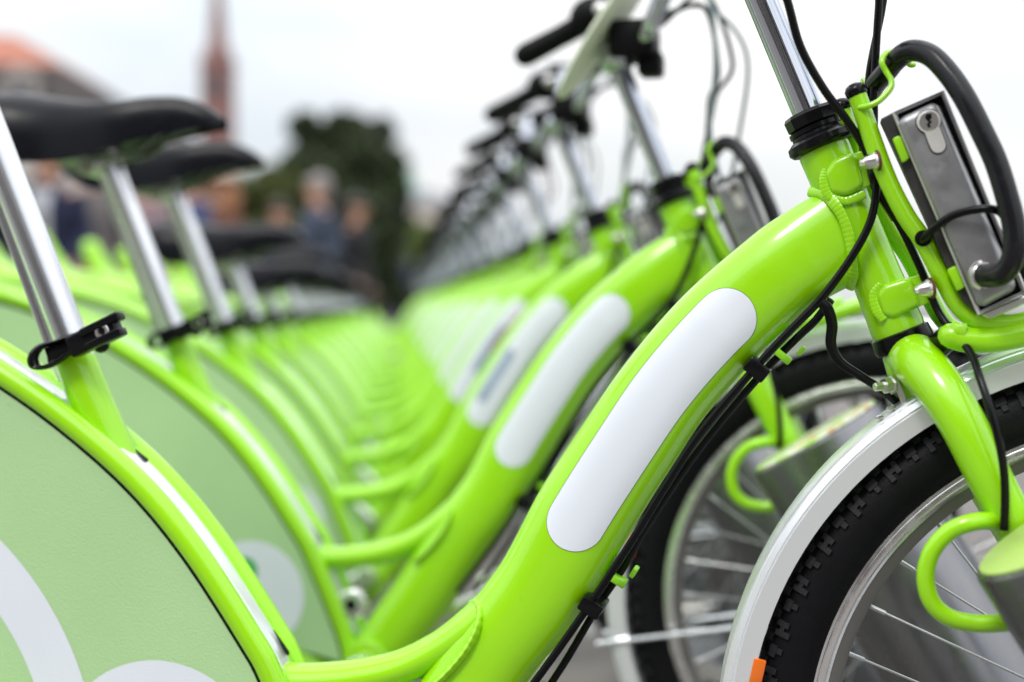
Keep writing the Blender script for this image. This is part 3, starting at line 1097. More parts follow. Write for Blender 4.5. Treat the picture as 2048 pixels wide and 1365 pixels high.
RT, RB = 0.3115, 0.2635
tyre_prof = []
for i in range(22):
    a = math.pi * (0.5 + 0) + i / 21 * 0
tc_r, tc_w, tc_h = 0.2865, 0.0220, 0.0245
tyre_prof = [(RB + 0.001, 0.0125), (RB + 0.004, 0.0135)]
for i in range(15):
    a = R(-38) + (R(180 + 76)) * i / 14        # from +y side over the crown to -y side
    tyre_prof.append((tc_r + tc_h * math.sin(a), tc_w * math.cos(a)))
tyre_prof += [(RB + 0.004, -0.0135), (RB + 0.001, -0.0125)]
rim_half = [(0.2668, 0.0122), (0.2660, 0.0138), (0.2640, 0.0142), (0.2632, 0.0137), (0.2622, 0.0142), (0.2585, 0.0142), (0.2578, 0.0136), (0.2570, 0.0138), (0.2550, 0.0132), (0.2545, 0.0122), (0.2470, 0.0095), (0.2455, 0.0085)]
rim_prof = rim_half + [(0.2445, 0.0)] + [(a_, -b_) for a_, b_ in rim_half[::-1]] + [(0.2600, 0.0)]


def make_wheel(c, name, spokes=True):
    root = empty(name, parent=bike)
    root.location = c
    z0 = Vector((0, 0, 0))
    wheel_ring(tyre_prof, z0, 128).build('tyre', 'tyre_rubber', root, smooth=60)
    # tread blocks: shoulder knobs of two alternating shapes, centre knobs, thin ribs on the sidewall
    tb_ = MB()

    def block(a0, da, lat_ang, dl, hgt, notch=0.0):
        v = []
        for rr_ in (-0.0008, hgt):
            for (s1_, s2_) in ((-1, -1), (1, -1), (1, 1), (-1, 1)):
                la = lat_ang + dl * s2_
                aa = a0 + da * s1_ * (1 - 0.12 * (rr_ > 0))
                rad_ = tc_r + (tc_h + rr_) * math.sin(la)
                lt = (tc_w + rr_) * math.cos(la)
                v.append(Vector((math.cos(aa) * rad_, lt, math.sin(aa) * rad_)))
        tb_.add(v, [(0, 1, 2, 3), (4, 7, 6, 5), (0, 4, 5, 1), (1, 5, 6, 2), (2, 6, 7, 3), (3, 7, 4, 0)])
    nk = 98
    for side in (1, -1):
        for i in range(nk):
            a = 2 * math.pi * i / nk
            def la(x):
                return R(x) if side > 0 else math.pi - R(x)
            da = 2 * math.pi / nk
            if i % 2 == 0:     # wide H shaped knob
                block(a - da * 0.20, da * 0.13, la(34), R(12), 0.0026)
                block(a + da * 0.20, da * 0.13, la(30), R(14), 0.0026)
                block(a, da * 0.16, la(33), R(4.5), 0.0018)
            else:              # narrow knob with a foot
                block(a, da * 0.26, la(38), R(7), 0.0026)
                block(a - da * 0.06, da * 0.13, la(26), R(6), 0.0020)
            block(a + da * 0.5, da * 0.17, la(56), R(7), 0.0022)
            block(a, da * 0.22, la(74), R(6), 0.0020)
    for i in range(nk):
        a = 2 * math.pi * i / nk
        block(a, 2 * math.pi / nk * 0.3, math.pi / 2, R(5), 0.0020)
    t_ = tb_.build('tread_blocks', 'tread_rubber', root, smooth=0)
    if c.x < 0:
        bpy.data.objects.remove(t_)
    rim = wheel_ring(rim_prof, z0, 128).build('rim', 'rim_alu', root, smooth=28)
    rim.data.materials.append(M['rim_side'])
    for pl_ in rim.data.polygons:
        if math.hypot(pl_.center.x, pl_.center.z) < 0.2552:
            pl_.material_index = 1
    h = MB()
    h.lathe(-Y * 0.045, Y * 0.045, [(0, 0.012), (0.008, 0.012), (0.010, 0.026), (0.014, 0.026), (0.018, 0.017), (0.072, 0.017), (0.076, 0.026), (0.080, 0.026), (0.082, 0.012), (0.09, 0.012)], 24)
    h.build('hub', 'rim_alu', root)
    if spokes:
        ns = 36
        for side in (1, -1):
            for sgn in (1, -1):
                hb = MB()
                a0 = 0.0
                pr = Vector((0.245, side * 0.002, 0))
                ah = sgn * R(62)
                ph = Vector((math.cos(ah) * 0.024, side * 0.033, math.sin(ah) * 0.024))
                hb.cyl(ph, pr, 0.0010, 8)
                dirn = (pr - ph).normalized()
                hb.cyl(pr - dirn * 0.013, pr, 0.0019, 8)
                me = None
                for k in range(ns // 4):
                    ang = 2 * math.pi * (k * 4 + (0 if side > 0 else 1) + (0 if sgn > 0 else 2)) / ns + 0.047
                    if me is None:
                        o = hb.build('spoke', 'spoke_steel', root, smooth=60)
                        me = o.data
                    else:
                        o = bpy.data.objects.new('spoke', me)
                        col.objects.link(o)
                        o.parent = root
                    o.rotation_euler = (0, -ang, 0)
                    o['near_only'] = 1
    return root


fw = make_wheel(FH, 'front_wheel')
RH = Vector((-0.65, 0, FH.z))
rw = make_wheel(RH, 'rear_wheel', spokes=False)

# valve and orange wheel reflector
# --- front mudguard: ribbed channel section
FR = 0.3380


def guard(c, a0, a1, r0, hw_, skirt, name, m, n=72, ribs=True, parent=None):
    prof = [(r0 - skirt, -hw_ * 1.0), (r0 - skirt * 0.45, -hw_ * 1.02), (r0 - skirt * 0.40, -hw_ * 0.97), (r0 - skirt * 0.36, -hw_ * 1.0), (r0 - skirt * 0.20, -hw_ * 0.92), (r0 - skirt * 0.16, -hw_ * 0.84), (r0 - skirt * 0.10, -hw_ * 0.82), (r0 - 0.001, -hw_ * 0.5),
            (r0 + 0.0005, -hw_ * 0.2), (r0 + 0.0005, 0)]
    prof = prof + [(p[0], -p[1]) for p in prof[-2::-1]]
    inner = [(p[0] - 0.0012 if abs(p[1]) < hw_ * 0.8 else p[0], p[1] * 0.955) for p in prof[::-1]]
    ring = prof + inner
    k = len(ring)
    v, f = [], []
    for i in range(n + 1):
        a = lerp(a0, a1, i / n)
        for rr, lt in ring:
            v.append(c + Vector((math.cos(a) * rr, lt, math.sin(a) * rr)))
    for i in range(n):
        for j in range(k):
            j2 = (j + 1) % k
            f.append((i * k + j, i * k + j2, (i + 1) * k + j2, (i + 1) * k + j))
    f.append(tuple(range(k)))
    f.append(tuple(n * k + j for j in range(k))[::-1])
    return part(MB().add(v, f), name, m, parent, smooth=32)


fg = guard(FH, R(40), R(215), FR, 0.028, 0.026, 'front_mudguard', 'fender_alu')
# rivets and mounting tab
mb = MB()
for px in ((1782, 818), (1760, 836), (1768, 848)):
    q = P(px[0], px[1], 0.020)
    mb.ball(q, (0.004, 0.004, 0.0022), 10)
part(mb, 'rivet', 'bolt_steel', fg, far=False)
mb = MB()
mb.prism(PP([(1784, 762), (1796, 757), (1812, 795), (1812, 806), (1803, 808), (1798, 796)], 0.014), nearer(0.0), nearer(0.003), 0.0006, 1)
part(mb, 'mudguard_tab', 'bolt_steel', fg, far=False)
mb = MB()
q = P(1786, 770, 0.018)
dv = Vector((-0.85, -0.5, -0.1)).normalized()
mb.lathe(q, q + dv, [(0, 0.0075), (0.0015, 0.0078), (0.002, 0.0062), (0.008, 0.0062), (0.0085, 0.0035), (0.016, 0.0035), (0.0165, 0.0030)], 6)
part(mb, 'hex_bolt', 'bolt_steel', fg, smooth=20, far=False)
for sy in (1, -1):
    mb = MB()
    e0 = FH + Vector((0, sy * 0.045, 0))
    a = R(190)
    e1 = FH + Vector((math.cos(a) * 0.352, sy * 0.029, math.sin(a) * 0.352))
    mb.sweep([e0, lerp(e0, e1, 0.5), e1], 0.0027, 8, 4)
    part(mb, 'mudguard_stay', 'fender_alu', fg)
mb = MB()
q = P(1514, 1350, 0.0285)
mb.box(q, (0.010, 0.004, 0.026), 0.0015, Matrix.Rotation(R(12), 3, 'Y'))
part(mb, 'side_reflector', 'reflector_orange', fg, far=False)

# --- rear: arch tubes, mudguard, skirt panels
arch_px = [(-950, 478), (-744, 501), (-355, 580), (-130, 670), (12, 752), (145, 848), (277, 966), (390, 1103), (502, 1276), (548, 1362), (640, 1590), (672, 1720)]
AW = 0.0245
arch = PP(arch_px, AW)
for sy in (1, -1):
    mb = MB()
    pts = [Vector((p.x, p.y * sy, p.z)) for p in arch]
    mb.sweep(pts, 0.0106, 24, 10, rnd_cap=True)
    part(mb, 'arch_tube', 'green_paint')
# inner mudguard strip between the arch tubes
cen = [Vector((p.x, 0, p.z)) for p in arch]
pp, par = catmull(cen, 10)
fr = frames(pp)
mb = MB()
mb.sweep([p + f_[1] * sgnn for p, f_, sgnn in [(a_, b_, 0.0055) for a_, b_ in zip(pp, fr)]][:-8], [(0.0016, 0.0170)] * (len(pp) - 8), 20, raw=True, e=5)
rg = part(mb, 'rear_mudguard', 'green_paint')
mb = MB()
outw = 1 if fr[60][1].dot(Vector((1, 0, 1))) > 0 else -1
mb.sweep([p + f_[1] * (0.0055 + 0.0007 * outw) - Y * 0.0015 for p, f_ in zip(pp, fr)][:-8], [(0.0016, 0.0100)] * (len(pp) - 8), 20, raw=True, e=5)
part(mb, 'bare_metal_strip', 'fender_alu', rg)
# which side is outward?
sgn_out = 1 if fr[60][1].dot(Vector((1, 0, 1))) > 0 else -1
if sgn_out < 0:
    for o_ in [rg] + list(rg.children):
        o_.data.transform(Matrix.Translation(Vector((0.006, 0, 0.008))))
mb = MB()
for tgt, ln_ in (((290, 905), 0.010), ((556, 1288), 0.013)):
    tp = P(*tgt, 0.0)
    k_ = min(range(len(pp)), key=lambda i_: (pp[i_] - tp).length)
    T_, N_2, B_2 = fr[k_]
    o_ = pp[k_] + N_2 * 0.0078 * (1 if fr[60][1].dot(Vector((1, 0, 1))) > 0 else -1) + Y * 0.004
    mb.prism([o_ - T_ * ln_, o_ + T_ * ln_ * 0.8 - Y * 0.004, o_ + T_ * ln_, o_ + T_ * ln_ * 0.8 + Y * 0.004], N_2 * -0.0004, N_2 * 0.0004)
part(mb, 'drain_slot', 'black_matte', rg, smooth=0, far=False)
# panel outline: inside of the arch, then down round the wheel
pan = [p - fr_[1] * sgn_out * 0.0125 for p, fr_ in zip(pp, fr)][4:-2:3]
low = [RH + Vector((0.315 * math.cos(a), 0, 0.285 * math.sin(a))) for a in [R(-12 - 12 * k) for k in range(14)]]
outl = [Vector((p.x, 0, p.z)) for p in pan] + low
for sy in (1, -1):
    mb = MB()
    ctr = RH + Vector((0.05, 0, 0.05))
    n = len(outl)
    v = [Vector((p.x, -0.0285 * sy, p.z)) for p in outl] + [Vector((p.x, -0.0265 * sy, p.z)) for p in outl]
    f = [tuple(range(n)), tuple(range(n, 2 * n))[::-1]] + [(i, n + i, n + (i + 1) % n, (i + 1) % n) for i in range(n)]
    mb.add(v, f)
    pnl = part(mb, 'skirt_panel', 'panel_green', smooth=0)
    # painted shade: black line for the gap between panel and tube
    mb = MB()
    e_ = [Vector((p.x, -0.0270 * sy, p.z)) for p in [a_ - f_[1] * sgn_out * 0.0118 for a_, f_ in zip(pp, fr)]][4:-2]
    mb.sweep(e_, (0.0016), 8, raw=True)
    part(mb, 'gap_shade', 'black_matte', pnl)
    # flat print: large ring segment, white disc and green dot
    def clip_disc(cpx, r_out, r_in, name, m, lift, seg=96, a0=0, a1=2 * math.pi, on=''):
        c = Vector((cpx[0], 0, cpx[1] - 0.035))
        v, f = [], []
        k = 0
        for i in range(seg + 1):
            a = lerp(a0, a1, i / seg)
            d = Vector((math.cos(a), 0, math.sin(a)))
            for rr in (r_in, r_out):
                q_ = c + d * rr
                v.append(Vector((q_.x, -(0.0285 + lift) * sy, q_.z)))
        for i in range(seg):
            f.append((2 * i, 2 * i + 1, 2 * i + 3, 2 * i + 2))
        # the print stops at the panel's edge
        def inside(q_):
            c_, j = False, len(outl) - 1
            for i in range(len(outl)):
                if (outl[i].z > q_.z) != (outl[j].z > q_.z) and q_.x < (outl[j].x - outl[i].x) * (q_.z - outl[i].z) / (outl[j].z - outl[i].z) + outl[i].x:
                    c_ = not c_
                j = i
            return c_
        for i in range(seg + 1):
            a_, b_ = v[2 * i], v[2 * i + 1]
            if inside(a_) and not inside(b_):
                lo, hi = 0.0, 1.0
                for _ in range(12):
                    md = (lo + hi) / 2
                    if inside(lerp(a_, b_, md)):
                        lo = md
                    else:
                        hi = md
                v[2 * i + 1] = lerp(a_, b_, lo)
        f = [q for q in f if all(inside(v[i]) for i in q)]
        if f:
            o = part(MB().add(v, f), name, m, pnl, smooth=0)
            o['only_on'] = on
    rest_ = ','.join(str(k) for k in range(1, 40))
    clip_disc((-0.6547, 0.276), 0.2903, 0.2435, 'printed_band', 'print_white', 0.0005, 160, R(-40), R(60), on='0')
    clip_disc((-0.308, 0.2914), 0.1008, 0.0001, 'printed_disc', 'print_white', 0.0008, on='0')
    clip_disc((-0.300, 0.325), 0.022, 0.0001, 'printed_dot', 'print_green', 0.0011, on='0')
    clip_disc((-0.285, 0.328), 0.070, 0.0001, 'printed_disc', 'print_white', 0.0008, on=rest_)
    clip_disc((-0.296, 0.359), 0.018, 0.0001, 'printed_dot', 'print_green', 0.0011, on=rest_)
# lower stay joining arch and main tube
mb = MB()
mb.sweep(PP([(540, 1352), (600, 1360), (700, 1355), (800, 1335), (880, 1298), (945, 1255), (1010, 1200)]), [(0.0135, 0.018), (0.0145, 0.020), (0.0148, 0.021), (0.0148, 0.021), (0.0152, 0.023), (0.0175, 0.028), (0.019, 0.030)], 32, 8)
part(mb, 'stay', 'green_paint')
wl = PP([(944, 1210, 0.000), (955, 1213, 0.014), (961, 1228, 0.0235), (956, 1256, 0.0300), (941, 1288, 0.0322), (918, 1320, 0.0326), (888, 1352, 0.0320), (850, 1384, 0.030)])
mb = MB()
mb.sweep(wl, [(0.0045, 0.0040), (0.0065, 0.0042), (0.0078, 0.0040), (0.0085, 0.0038), (0.0085, 0.0038), (0.0088, 0.0038), (0.0085, 0.0038), (0.0080, 0.0034)], 14, 18, ripple=8, ramp=0.06)
part(mb, 'weld_bead', 'green_paint', far=False)
mb = MB()
mb.sweep([Vector((p.x, 0, p.z)) for p in PP([(560, 1365), (545, 1350), (535, 1340)])], [(0.010, 0.028)] * 3, 16, 3)
part(mb, 'arch_bridge', 'green_paint')
# seat tube
SC = P(150, 700)
sdirv = Vector((-0.386, 0, 0.922)).normalized()
BB = P(735, 1655)
mb = MB()
low_end = P(143, 700) - sdirv * 0.42
s_top = P(143, 700)
mb.sweep([s_top, lerp(s_top, low_end, 0.12), lerp(s_top, low_end, 0.3), lerp(s_top, low_end, 0.7), low_end], [(0.0182, 0.0180), (0.0192, 0.0180), (0.0225, 0.0170), (0.024, 0.017), (0.024, 0.02)], 32, 6)
part(mb, 'seat_tube', 'green_paint')
mb = MB()
mb.sweep([low_end + Vector((-0.01, 0, -0.005)), P(600, 1735), BB + Vector((-0.005, 0, -0.015))], [0.03, 0.034, 0.036], 24, 6)
part(mb, 'bottom_stay', 'green_paint')
mb = MB()
mb.cyl(BB - Y * 0.045, BB + Y * 0.045, 0.03, 32, 0.002)
part(mb, 'bottom_bracket', 'green_paint')
for sy in (1, -1):
    mb = MB()
    mb.sweep([low_end + Vector((0, 0.03 * sy, 0)), lerp(low_end, RH, 0.5) + Vector((0, 0.05 * sy, 0.0)), RH + Vector((0, 0.055 * sy, 0))], [0.012, 0.011, 0.009], 16, 6)
    part(mb, 'chain_stay', 'green_paint')

# seat post, with flat guide rail behind it
sd_ = sdirv
PT = SC + sd_ * 0.25
mb = MB()
mb.cyl(SC - sd_ * 0.20, PT, 0.0152, 40)
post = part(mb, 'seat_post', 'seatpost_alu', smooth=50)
back = Vector((-0.922, 0, -0.386))
mb = MB()
g0, g1 = SC - sd_ * 0.02 + back * 0.0215, PT - sd_ * 0.02 + back * 0.0165
rotg = Matrix((back, Y, sd_)).transposed()
gl = (g1 - g0).length
gdir = (g1 - g0).normalized()
mb.sweep([g0, lerp(g0, g1, 0.5), g1], [(0.0045, 0.004)] * 3, 16, 3, e=6)
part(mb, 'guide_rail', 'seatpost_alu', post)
mb = MB()
mb.cyl(PT - sd_ * 0.012, PT + sd_ * 0.004, 0.017, 24, 0.001)
mb.cyl(PT + Vector((-0.018, -0.024, -0.012)), PT + Vector((-0.018, 0.024, -0.012)), 0.013, 20, 0.001)
mb.cyl(PT + Vector((0.004, -0.02, 0.008)), PT + Vector((0.004, 0.02, 0.008)), 0.011, 20, 0.001)
part(mb, 'post_clamp', 'bolt_steel', post)

# saddle
stn = [(-0.180, 0.040, 0.068, 0.050), (-0.172, 0.078, 0.079, 0.034), (-0.145, 0.102, 0.085, 0.012), (-0.10, 0.108, 0.086, -0.010), (-0.05, 0.095, 0.078, -0.014), (-0.01, 0.070, 0.073, -0.008),
       (0.03, 0.046, 0.075, 0.008), (0.07, 0.033, 0.0785, 0.020), (0.11, 0.027, 0.0765, 0.027), (0.14, 0.024, 0.066, 0.032), (0.158, 0.020, 0.055, 0.034), (0.168, 0.010, 0.045, 0.036)]
cp, _ = catmull([Vector((a, b, c)) for a, b, c, d in stn], 5)
cd, _ = catmull([Vector((a, d, 0)) for a, b, c, d in stn], 5)
v, f = [], []
K = 26
for p_, q_ in zip(cp, cd):
    for j in range(K):
        if j < K - 6:
            t = math.pi * j / (K - 7)
            yy = p_.y * sg(math.cos(t)) * abs(math.cos(t)) ** 0.7
            z_ = q_.y + (p_.z - q_.y) * math.sin(t) ** 0.55
        else:
            k = (j - (K - 7)) / 7
            yy = -p_.y * 0.93 * (1 - 2 * k)
            z_ = q_.y + 0.012
        v.append(PT + Vector((p_.x, yy, z_)))
n = len(cp)
for i in range(n - 1):
    for j in range(K):
        j2 = (j + 1) % K
        f.append((i * K + j, i * K + j2, (i + 1) * K + j2, (i + 1) * K + j))
f.append(tuple(range(K)))
f.append(tuple((n - 1) * K + j for j in range(K))[::-1])
sad = part(MB().add(v, f), 'saddle', 'saddle_skin', smooth=50)
for sy in (1, -1):
    mb = MB()
    mb.sweep([PT + Vector(a) for a in ((0.125, 0.010 * sy, 0.038), (0.085, 0.014 * sy, 0.028), (0.05, 0.02 * sy, 0.004), (0.0, 0.022 * sy, 0.000), (-0.05, 0.028 * sy, 0.002), (-0.10, 0.05 * sy, 0.016), (-0.12, 0.06 * sy, 0.03))], 0.0036, 10, 6)
    part(mb, 'saddle_rail', 'steel_post', sad)

# seat clamp with quick release lever
mb = MB()
cc0 = s_top - sd_ * 0.004
mb.lathe(cc0, cc0 + sd_, [(0, 0.0190), (0.001, 0.0212), (0.013, 0.0212), (0.0145, 0.020), (0.0148, 0.0156)], 40)
clampo = part(mb, 'seat_clamp', 'black_plastic')
# lever: ring-shaped end, solid shank (outline traced in the side view)
cr_ = lambda x, y: (x / 2.926, 400 + y / 2.926)
outer = [(640, 715), (545, 742), (450, 775), (340, 815), (240, 840), (182, 885), (163, 940), (180, 985), (230, 998), (300, 985), (370, 945), (440, 892), (500, 872), (560, 852), (640, 815), (668, 770)]
inner = [(440, 826), (420, 820), (380, 824), (320, 842), (262, 868), (232, 900), (222, 935), (232, 962), (256, 966), (292, 952), (330, 925), (362, 900), (390, 880), (415, 862), (435, 848), (442, 836)]
N_ = 16
v, f = [], []
sec = [(0.0, 0.0), (0.12, 0.0035), (0.5, 0.0050), (0.88, 0.0035), (1.0, 0.0), (0.88, -0.0035), (0.5, -0.0050), (0.12, -0.0035)]
op, _ = catmull([P(*cr_(*a), 0.030) for a in outer], 4, True)
ip, _ = catmull([P(*cr_(*a), 0.030) for a in inner], 4, True)
for a_, b_ in zip(op, ip):
    for (k, h_) in sec:
        q = lerp(a_, b_, k)
        tilt = 0.0
        v.append(q + nearer(h_ + tilt))
nn_ = len(op)
for i in range(nn_):
    for j in range(8):
        f.append((i * 8 + j, i * 8 + (j + 1) % 8, ((i + 1) % nn_) * 8 + (j + 1) % 8, ((i + 1) % nn_) * 8 + j))
lev = part(MB().add(v, f), 'quick_release_lever', 'black_plastic', clampo, smooth=50)
mb = MB()
mb.prism(PP([cr_(*a_) for a_ in ((262, 872), (320, 838), (385, 818), (470, 812), (560, 780), (640, 745), (655, 790), (560, 835), (470, 862), (400, 890), (330, 935), (285, 960), (275, 910))], 0.026), nearer(0.0015), nearer(-0.0015), 0.001, 2)
part(mb, 'lever_web', 'black_plastic', lev)
mb = MB()
q = P(*cr_(555, 800), 0.028)
rl = Matrix.Rotation(R(-24), 3, 'Y')
mb.box(q, (0.050, 0.015, 0.020), 0.003, rl, 3)
mb.box(P(*cr_(598, 729), 0.031), (0.040, 0.015, 0.0075), 0.002, rl)
mb.box(P(*cr_(622, 814), 0.031), (0.036, 0.015, 0.0075), 0.002, rl)
q2 = P(*cr_(590, 845), 0.018)
mb.ball(q2, 0.008, 12)
part(mb, 'lever_hub', 'black_plastic', clampo)
mb = MB()
q = P(*cr_(600, 769), 0.0355)
mb.lathe(q, q + nearer(1), [(-0.004, 0.0068), (0.0015, 0.0068), (0.0020, 0.0060), (0.0020, 0.0036), (0.0006, 0.0034), (0.0006, 0.0001)], 24)
part(mb, 'pivot_pin', 'bolt_steel', clampo, smooth=25, far=False)
mb = MB()
mb.lathe(q + nearer(0.0005), q + nearer(1), [(0, 0.0033), (0.0007, 0.0033)], 6)
part(mb, 'hex_socket', 'black_matte', clampo, smooth=0, far=False)

# cranks, pedals
crk = empty('crankset', parent=bike)
crk.location = BB
for sy in (1, -1):
    d = Vector((-0.15, 0, -0.08)) * (-sy)
    a_, b_ = Vector((0, 0.06 * sy, 0)), Vector((0, 0.072 * sy, 0)) + d
    mb = MB()
    mb.sweep([a_, lerp(a_, b_, 0.5), b_], [(0.016, 0.007), (0.012, 0.006), (0.012, 0.006)], 14, 4, rnd_cap=True)
    mb.build('crank_arm', 'rim_alu', crk)
    mb = MB()
    mb.cyl(a_ - Y * 0.02 * sy, a_ + Y * 0.014 * sy, 0.015, 20, 0.001)
    mb.build('crank_cap', 'rim_alu', crk)
    mb = MB()
    pc = b_ + Y * 0.055 * sy
    for dx in (-0.032, 0.032):
        mb.box(pc + Vector((dx, 0, 0)), (0.014, 0.085, 0.022), 0.003)
    for dy in (-0.036, 0, 0.036):
        mb.box(pc + Vector((0, dy, 0)), (0.066, 0.012, 0.018), 0.002)
    pd = mb.build('pedal', 'rim_alu', crk)
q = P(661, 1506, 0.024)
mb = MB()
mb.lathe(q + nearer(-0.01), q + nearer(0.02), [(0, 0.019), (0.012, 0.019), (0.014, 0.016), (0.014, 0.008), (0.008, 0.008)], 28)
part(mb, 'tube_plug', 'rim_alu')['only_on'] = '0,1,5'
mb = MB()
mb.cyl(q + nearer(-0.004), q + nearer(0.0025), 0.0078, 16)
part(mb, 'plug_hole', 'black_matte')['only_on'] = '0,1,5'
# kickstand
mb = MB()
k0 = P(560, 1640)
mb.sweep([k0 + Vector((0, 0.03, 0)), k0 + Vector((-0.03, 0.08, -0.12)), Vector((k0.x - 0.09, 0.18, 0.012))], 0.008, 12, 5, rnd_cap=True)
part(mb, 'kickstand', 'black_matte')
# tail bracket and lamp
tb0 = P(-1010, 470)
mb = MB()
mb.sweep([tb0 + Vector((0.10, 0, 0.0)), tb0 + Vector((0.02, 0, 0.01)), tb0 + Vector((-0.03, 0, 0.05)), tb0 + Vector((-0.06, 0, 0.11))], [(0.016, 0.05), (0.022, 0.045), (0.034, 0.036), (0.026, 0.030)], 20, 6, rnd_cap=True)
part(mb, 'tail_bracket', 'green_paint')
mb = MB()
mb.box(tb0 + Vector((-0.062, 0, 0.03)), (0.022, 0.06, 0.035), 0.006)
part(mb, 'tail_lamp', 'reflector_red')

# --- front rack uprights and lower tube
up_px = [(1714, 190), (1741, 270), (1776, 362), (1812, 432), (1846, 482), (1883, 552), (1913, 606), (1950, 638), (2000, 648), (2060, 640), (2200, 600)]
uw = 0.040
mb = MB()
mb.sweep(PP(up_px, uw), 0.0072, 24, 8)
ra = part(mb, 'rack_upright', 'green_paint')
mb = MB()
up2 = [(a_ - 30, b_ + 30) for a_, b_ in up_px]
mb.sweep(PP(up2, -0.014), 0.0072, 16, 8)
rb_ = part(mb, 'rack_upright', 'green_paint')
for (q0, q1, w_, pr) in (((1714, 190), (1705, 168), uw, ra), ((1714, 190), (1705, 168), None, rb_)):
    if w_ is not None:
        a_, b_ = P(*q0, w_), P(*q1, w_)
    else:
        a_, b_ = P(q0[0] - 30, q0[1] + 30, -0.014), P(q1[0] - 30, q1[1] + 30, -0.014)
    d = (b_ - a_).normalized()
    mb = MB()
    mb.lathe(a_ - d * 0.001, b_, [(0, 0.0074), (0.001, 0.0082), (0.0055, 0.0082), (0.0085, 0.0062), (0.0100, 0.0030)], 24)
    part(mb, 'end_cap', 'black_plastic', pr)
mb = MB()
mb.sweep(PP([(1902, 672), (1935, 680), (1985, 680), (2050, 668), (2130, 650), (2260, 610)], 0.042), 0.0098, 24, 8, rnd_cap=True)
part(mb, 'rack_tube', 'green_paint')
mb = MB()
mb.sweep([P(1905, 668, 0.040), P(1880, 690, 0.02), P(1872, 700, 0.0), P(1880, 690, -0.02), P(1905, 668, -0.04)], 0.0098, 20, 6)
mb.sweep([Vector((p.x, 0.042, p.z)) for p in PP([(1902, 672), (1985, 680), (2130, 650), (2260, 610)])], 0.0098, 20, 6)
part(mb, 'rack_tube', 'black_plastic')
part(bead(PP([(1902, 650, 0.046), (1915, 657, 0.0505), (1932, 660, 0.050)]), 0.0035), 'weld_bead', 'green_paint', ra, far=False)
# hole in the upright with the thin cable coming out
mb = MB()
q = P(1845, 478, uw)
mb.lathe(q + nearer(0.0055), q + nearer(1), [(0, 0.0062), (0.0018, 0.0062), (0.0020, 0.0050)], 20)
part(mb, 'grommet', 'black_matte', ra)
# acorn nuts fixing the upright to the brackets
for px in ((1752, 322), (1860, 577)):
    a_ = P(px[0], px[1], 0.046)
    d = Vector((-0.93, -0.30, -0.16)).normalized()
    mb = MB()
    mb.lathe(a_, a_ + d, [(0, 0.0068), (0.0022, 0.0068), (0.0028, 0.0062), (0.0075, 0.0050), (0.0095, 0.0034), (0.0100, 0.0030), (0.0125, 0.0028), (0.0130, 0.0018)], 20)
    nut = part(mb, 'acorn_nut', 'bolt_steel', ra, smooth=30)
    mb = MB()
    mb.lathe(a_ - d * 0.0016, a_ + d, [(0, 0.0080), (0.0015, 0.0082)], 20)
    part(mb, 'rusty_washer', 'rust', nut)

# --- steel lock box
BWN, BWF = 0.060, 0.028
face = [(1786, 226), (1886, 182), (2052, 586), (1957, 630)]
c3 = PP(face, BWN)
mb = MB()


def inset(poly, d):
    c = sum(poly, Vector()) / len(poly)
    n = len(poly)
    nr = (poly[1] - poly[0]).cross(poly[2] - poly[1]).normalized()
    outp = []
    for i in range(n):
        a_, b_, c_ = poly[i - 1], poly[i], poly[(i + 1) % n]
        e1 = (b_ - a_).normalized()
        e2 = (c_ - b_).normalized()
        n1, n2 = nr.cross(e1), nr.cross(e2)
        bis = (n1 + n2).normalized()
        outp.append(b_ + bis * d / max(0.3, bis.dot(n1)))
    return outp


ins = inset(c3, 0.0022)
off = Y * (BWN - BWF)
v = c3 + ins + [p + off for p in c3] + [p + Y * 0.006 for p in ins]
f = []
for i in range(4):
    j = (i + 1) % 4
    f += [(i, j, 4 + j, 4 + i), (i, 8 + i, 8 + j, j), (4 + i, 4 + j, 12 + j, 12 + i)]
f += [(8, 9, 10, 11)]
mb.add(v, f)
box = part(mb, 'lock_box', 'steel_box', smooth=0)
mb = MB()
fl = [p + Y * 0.006 for p in ins]
mb.add(fl, [(0, 1, 2, 3)])
part(mb, 'box_floor', 'black_matte', box, smooth=0)
rimp = inset(c3, 0.0010)
mb = MB()
mb.sweep([p - Y * 0.0002 for p in (c3[0], c3[1], c3[2], c3[3])], (0.0011), 8, 1, closed=True)
part(mb, 'box_edge', 'steel_edge', box, smooth=60)
cov = PP([(1792, 240), (1874, 201), (2037, 578), (1957, 620)], 0.060)
mb = MB()
mb.prism(cov, Y * 0.006, Y * -0.0060, 0.0065, 6)
cover = part(mb, 'box_cover', 'steel_box', box, smooth=45)
mb = MB()
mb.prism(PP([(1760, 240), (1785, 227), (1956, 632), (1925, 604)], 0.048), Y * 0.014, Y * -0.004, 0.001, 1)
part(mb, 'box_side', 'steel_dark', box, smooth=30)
# euro cylinder
WF = 0.0665
k1, k2 = P(1857, 243, WF), P(1876, 292, WF)
kd = (k2 - k1).normalized()
kx = kd.cross(Y).normalized()


def key_outline(r1, r2, n=14):
    pts = []
    for i in range(n + 1):
        a = R(40) + (R(360 - 80)) * i / n
        pts.append(k1 + kd * math.cos(a) * r1 + kx * math.sin(a) * r1)
    for i in range(9):
        a = R(-90) + R(180) * i / 8
        pts.append(k2 + kd * math.cos(a) * r2 + kx * math.sin(a) * r2)
    return pts


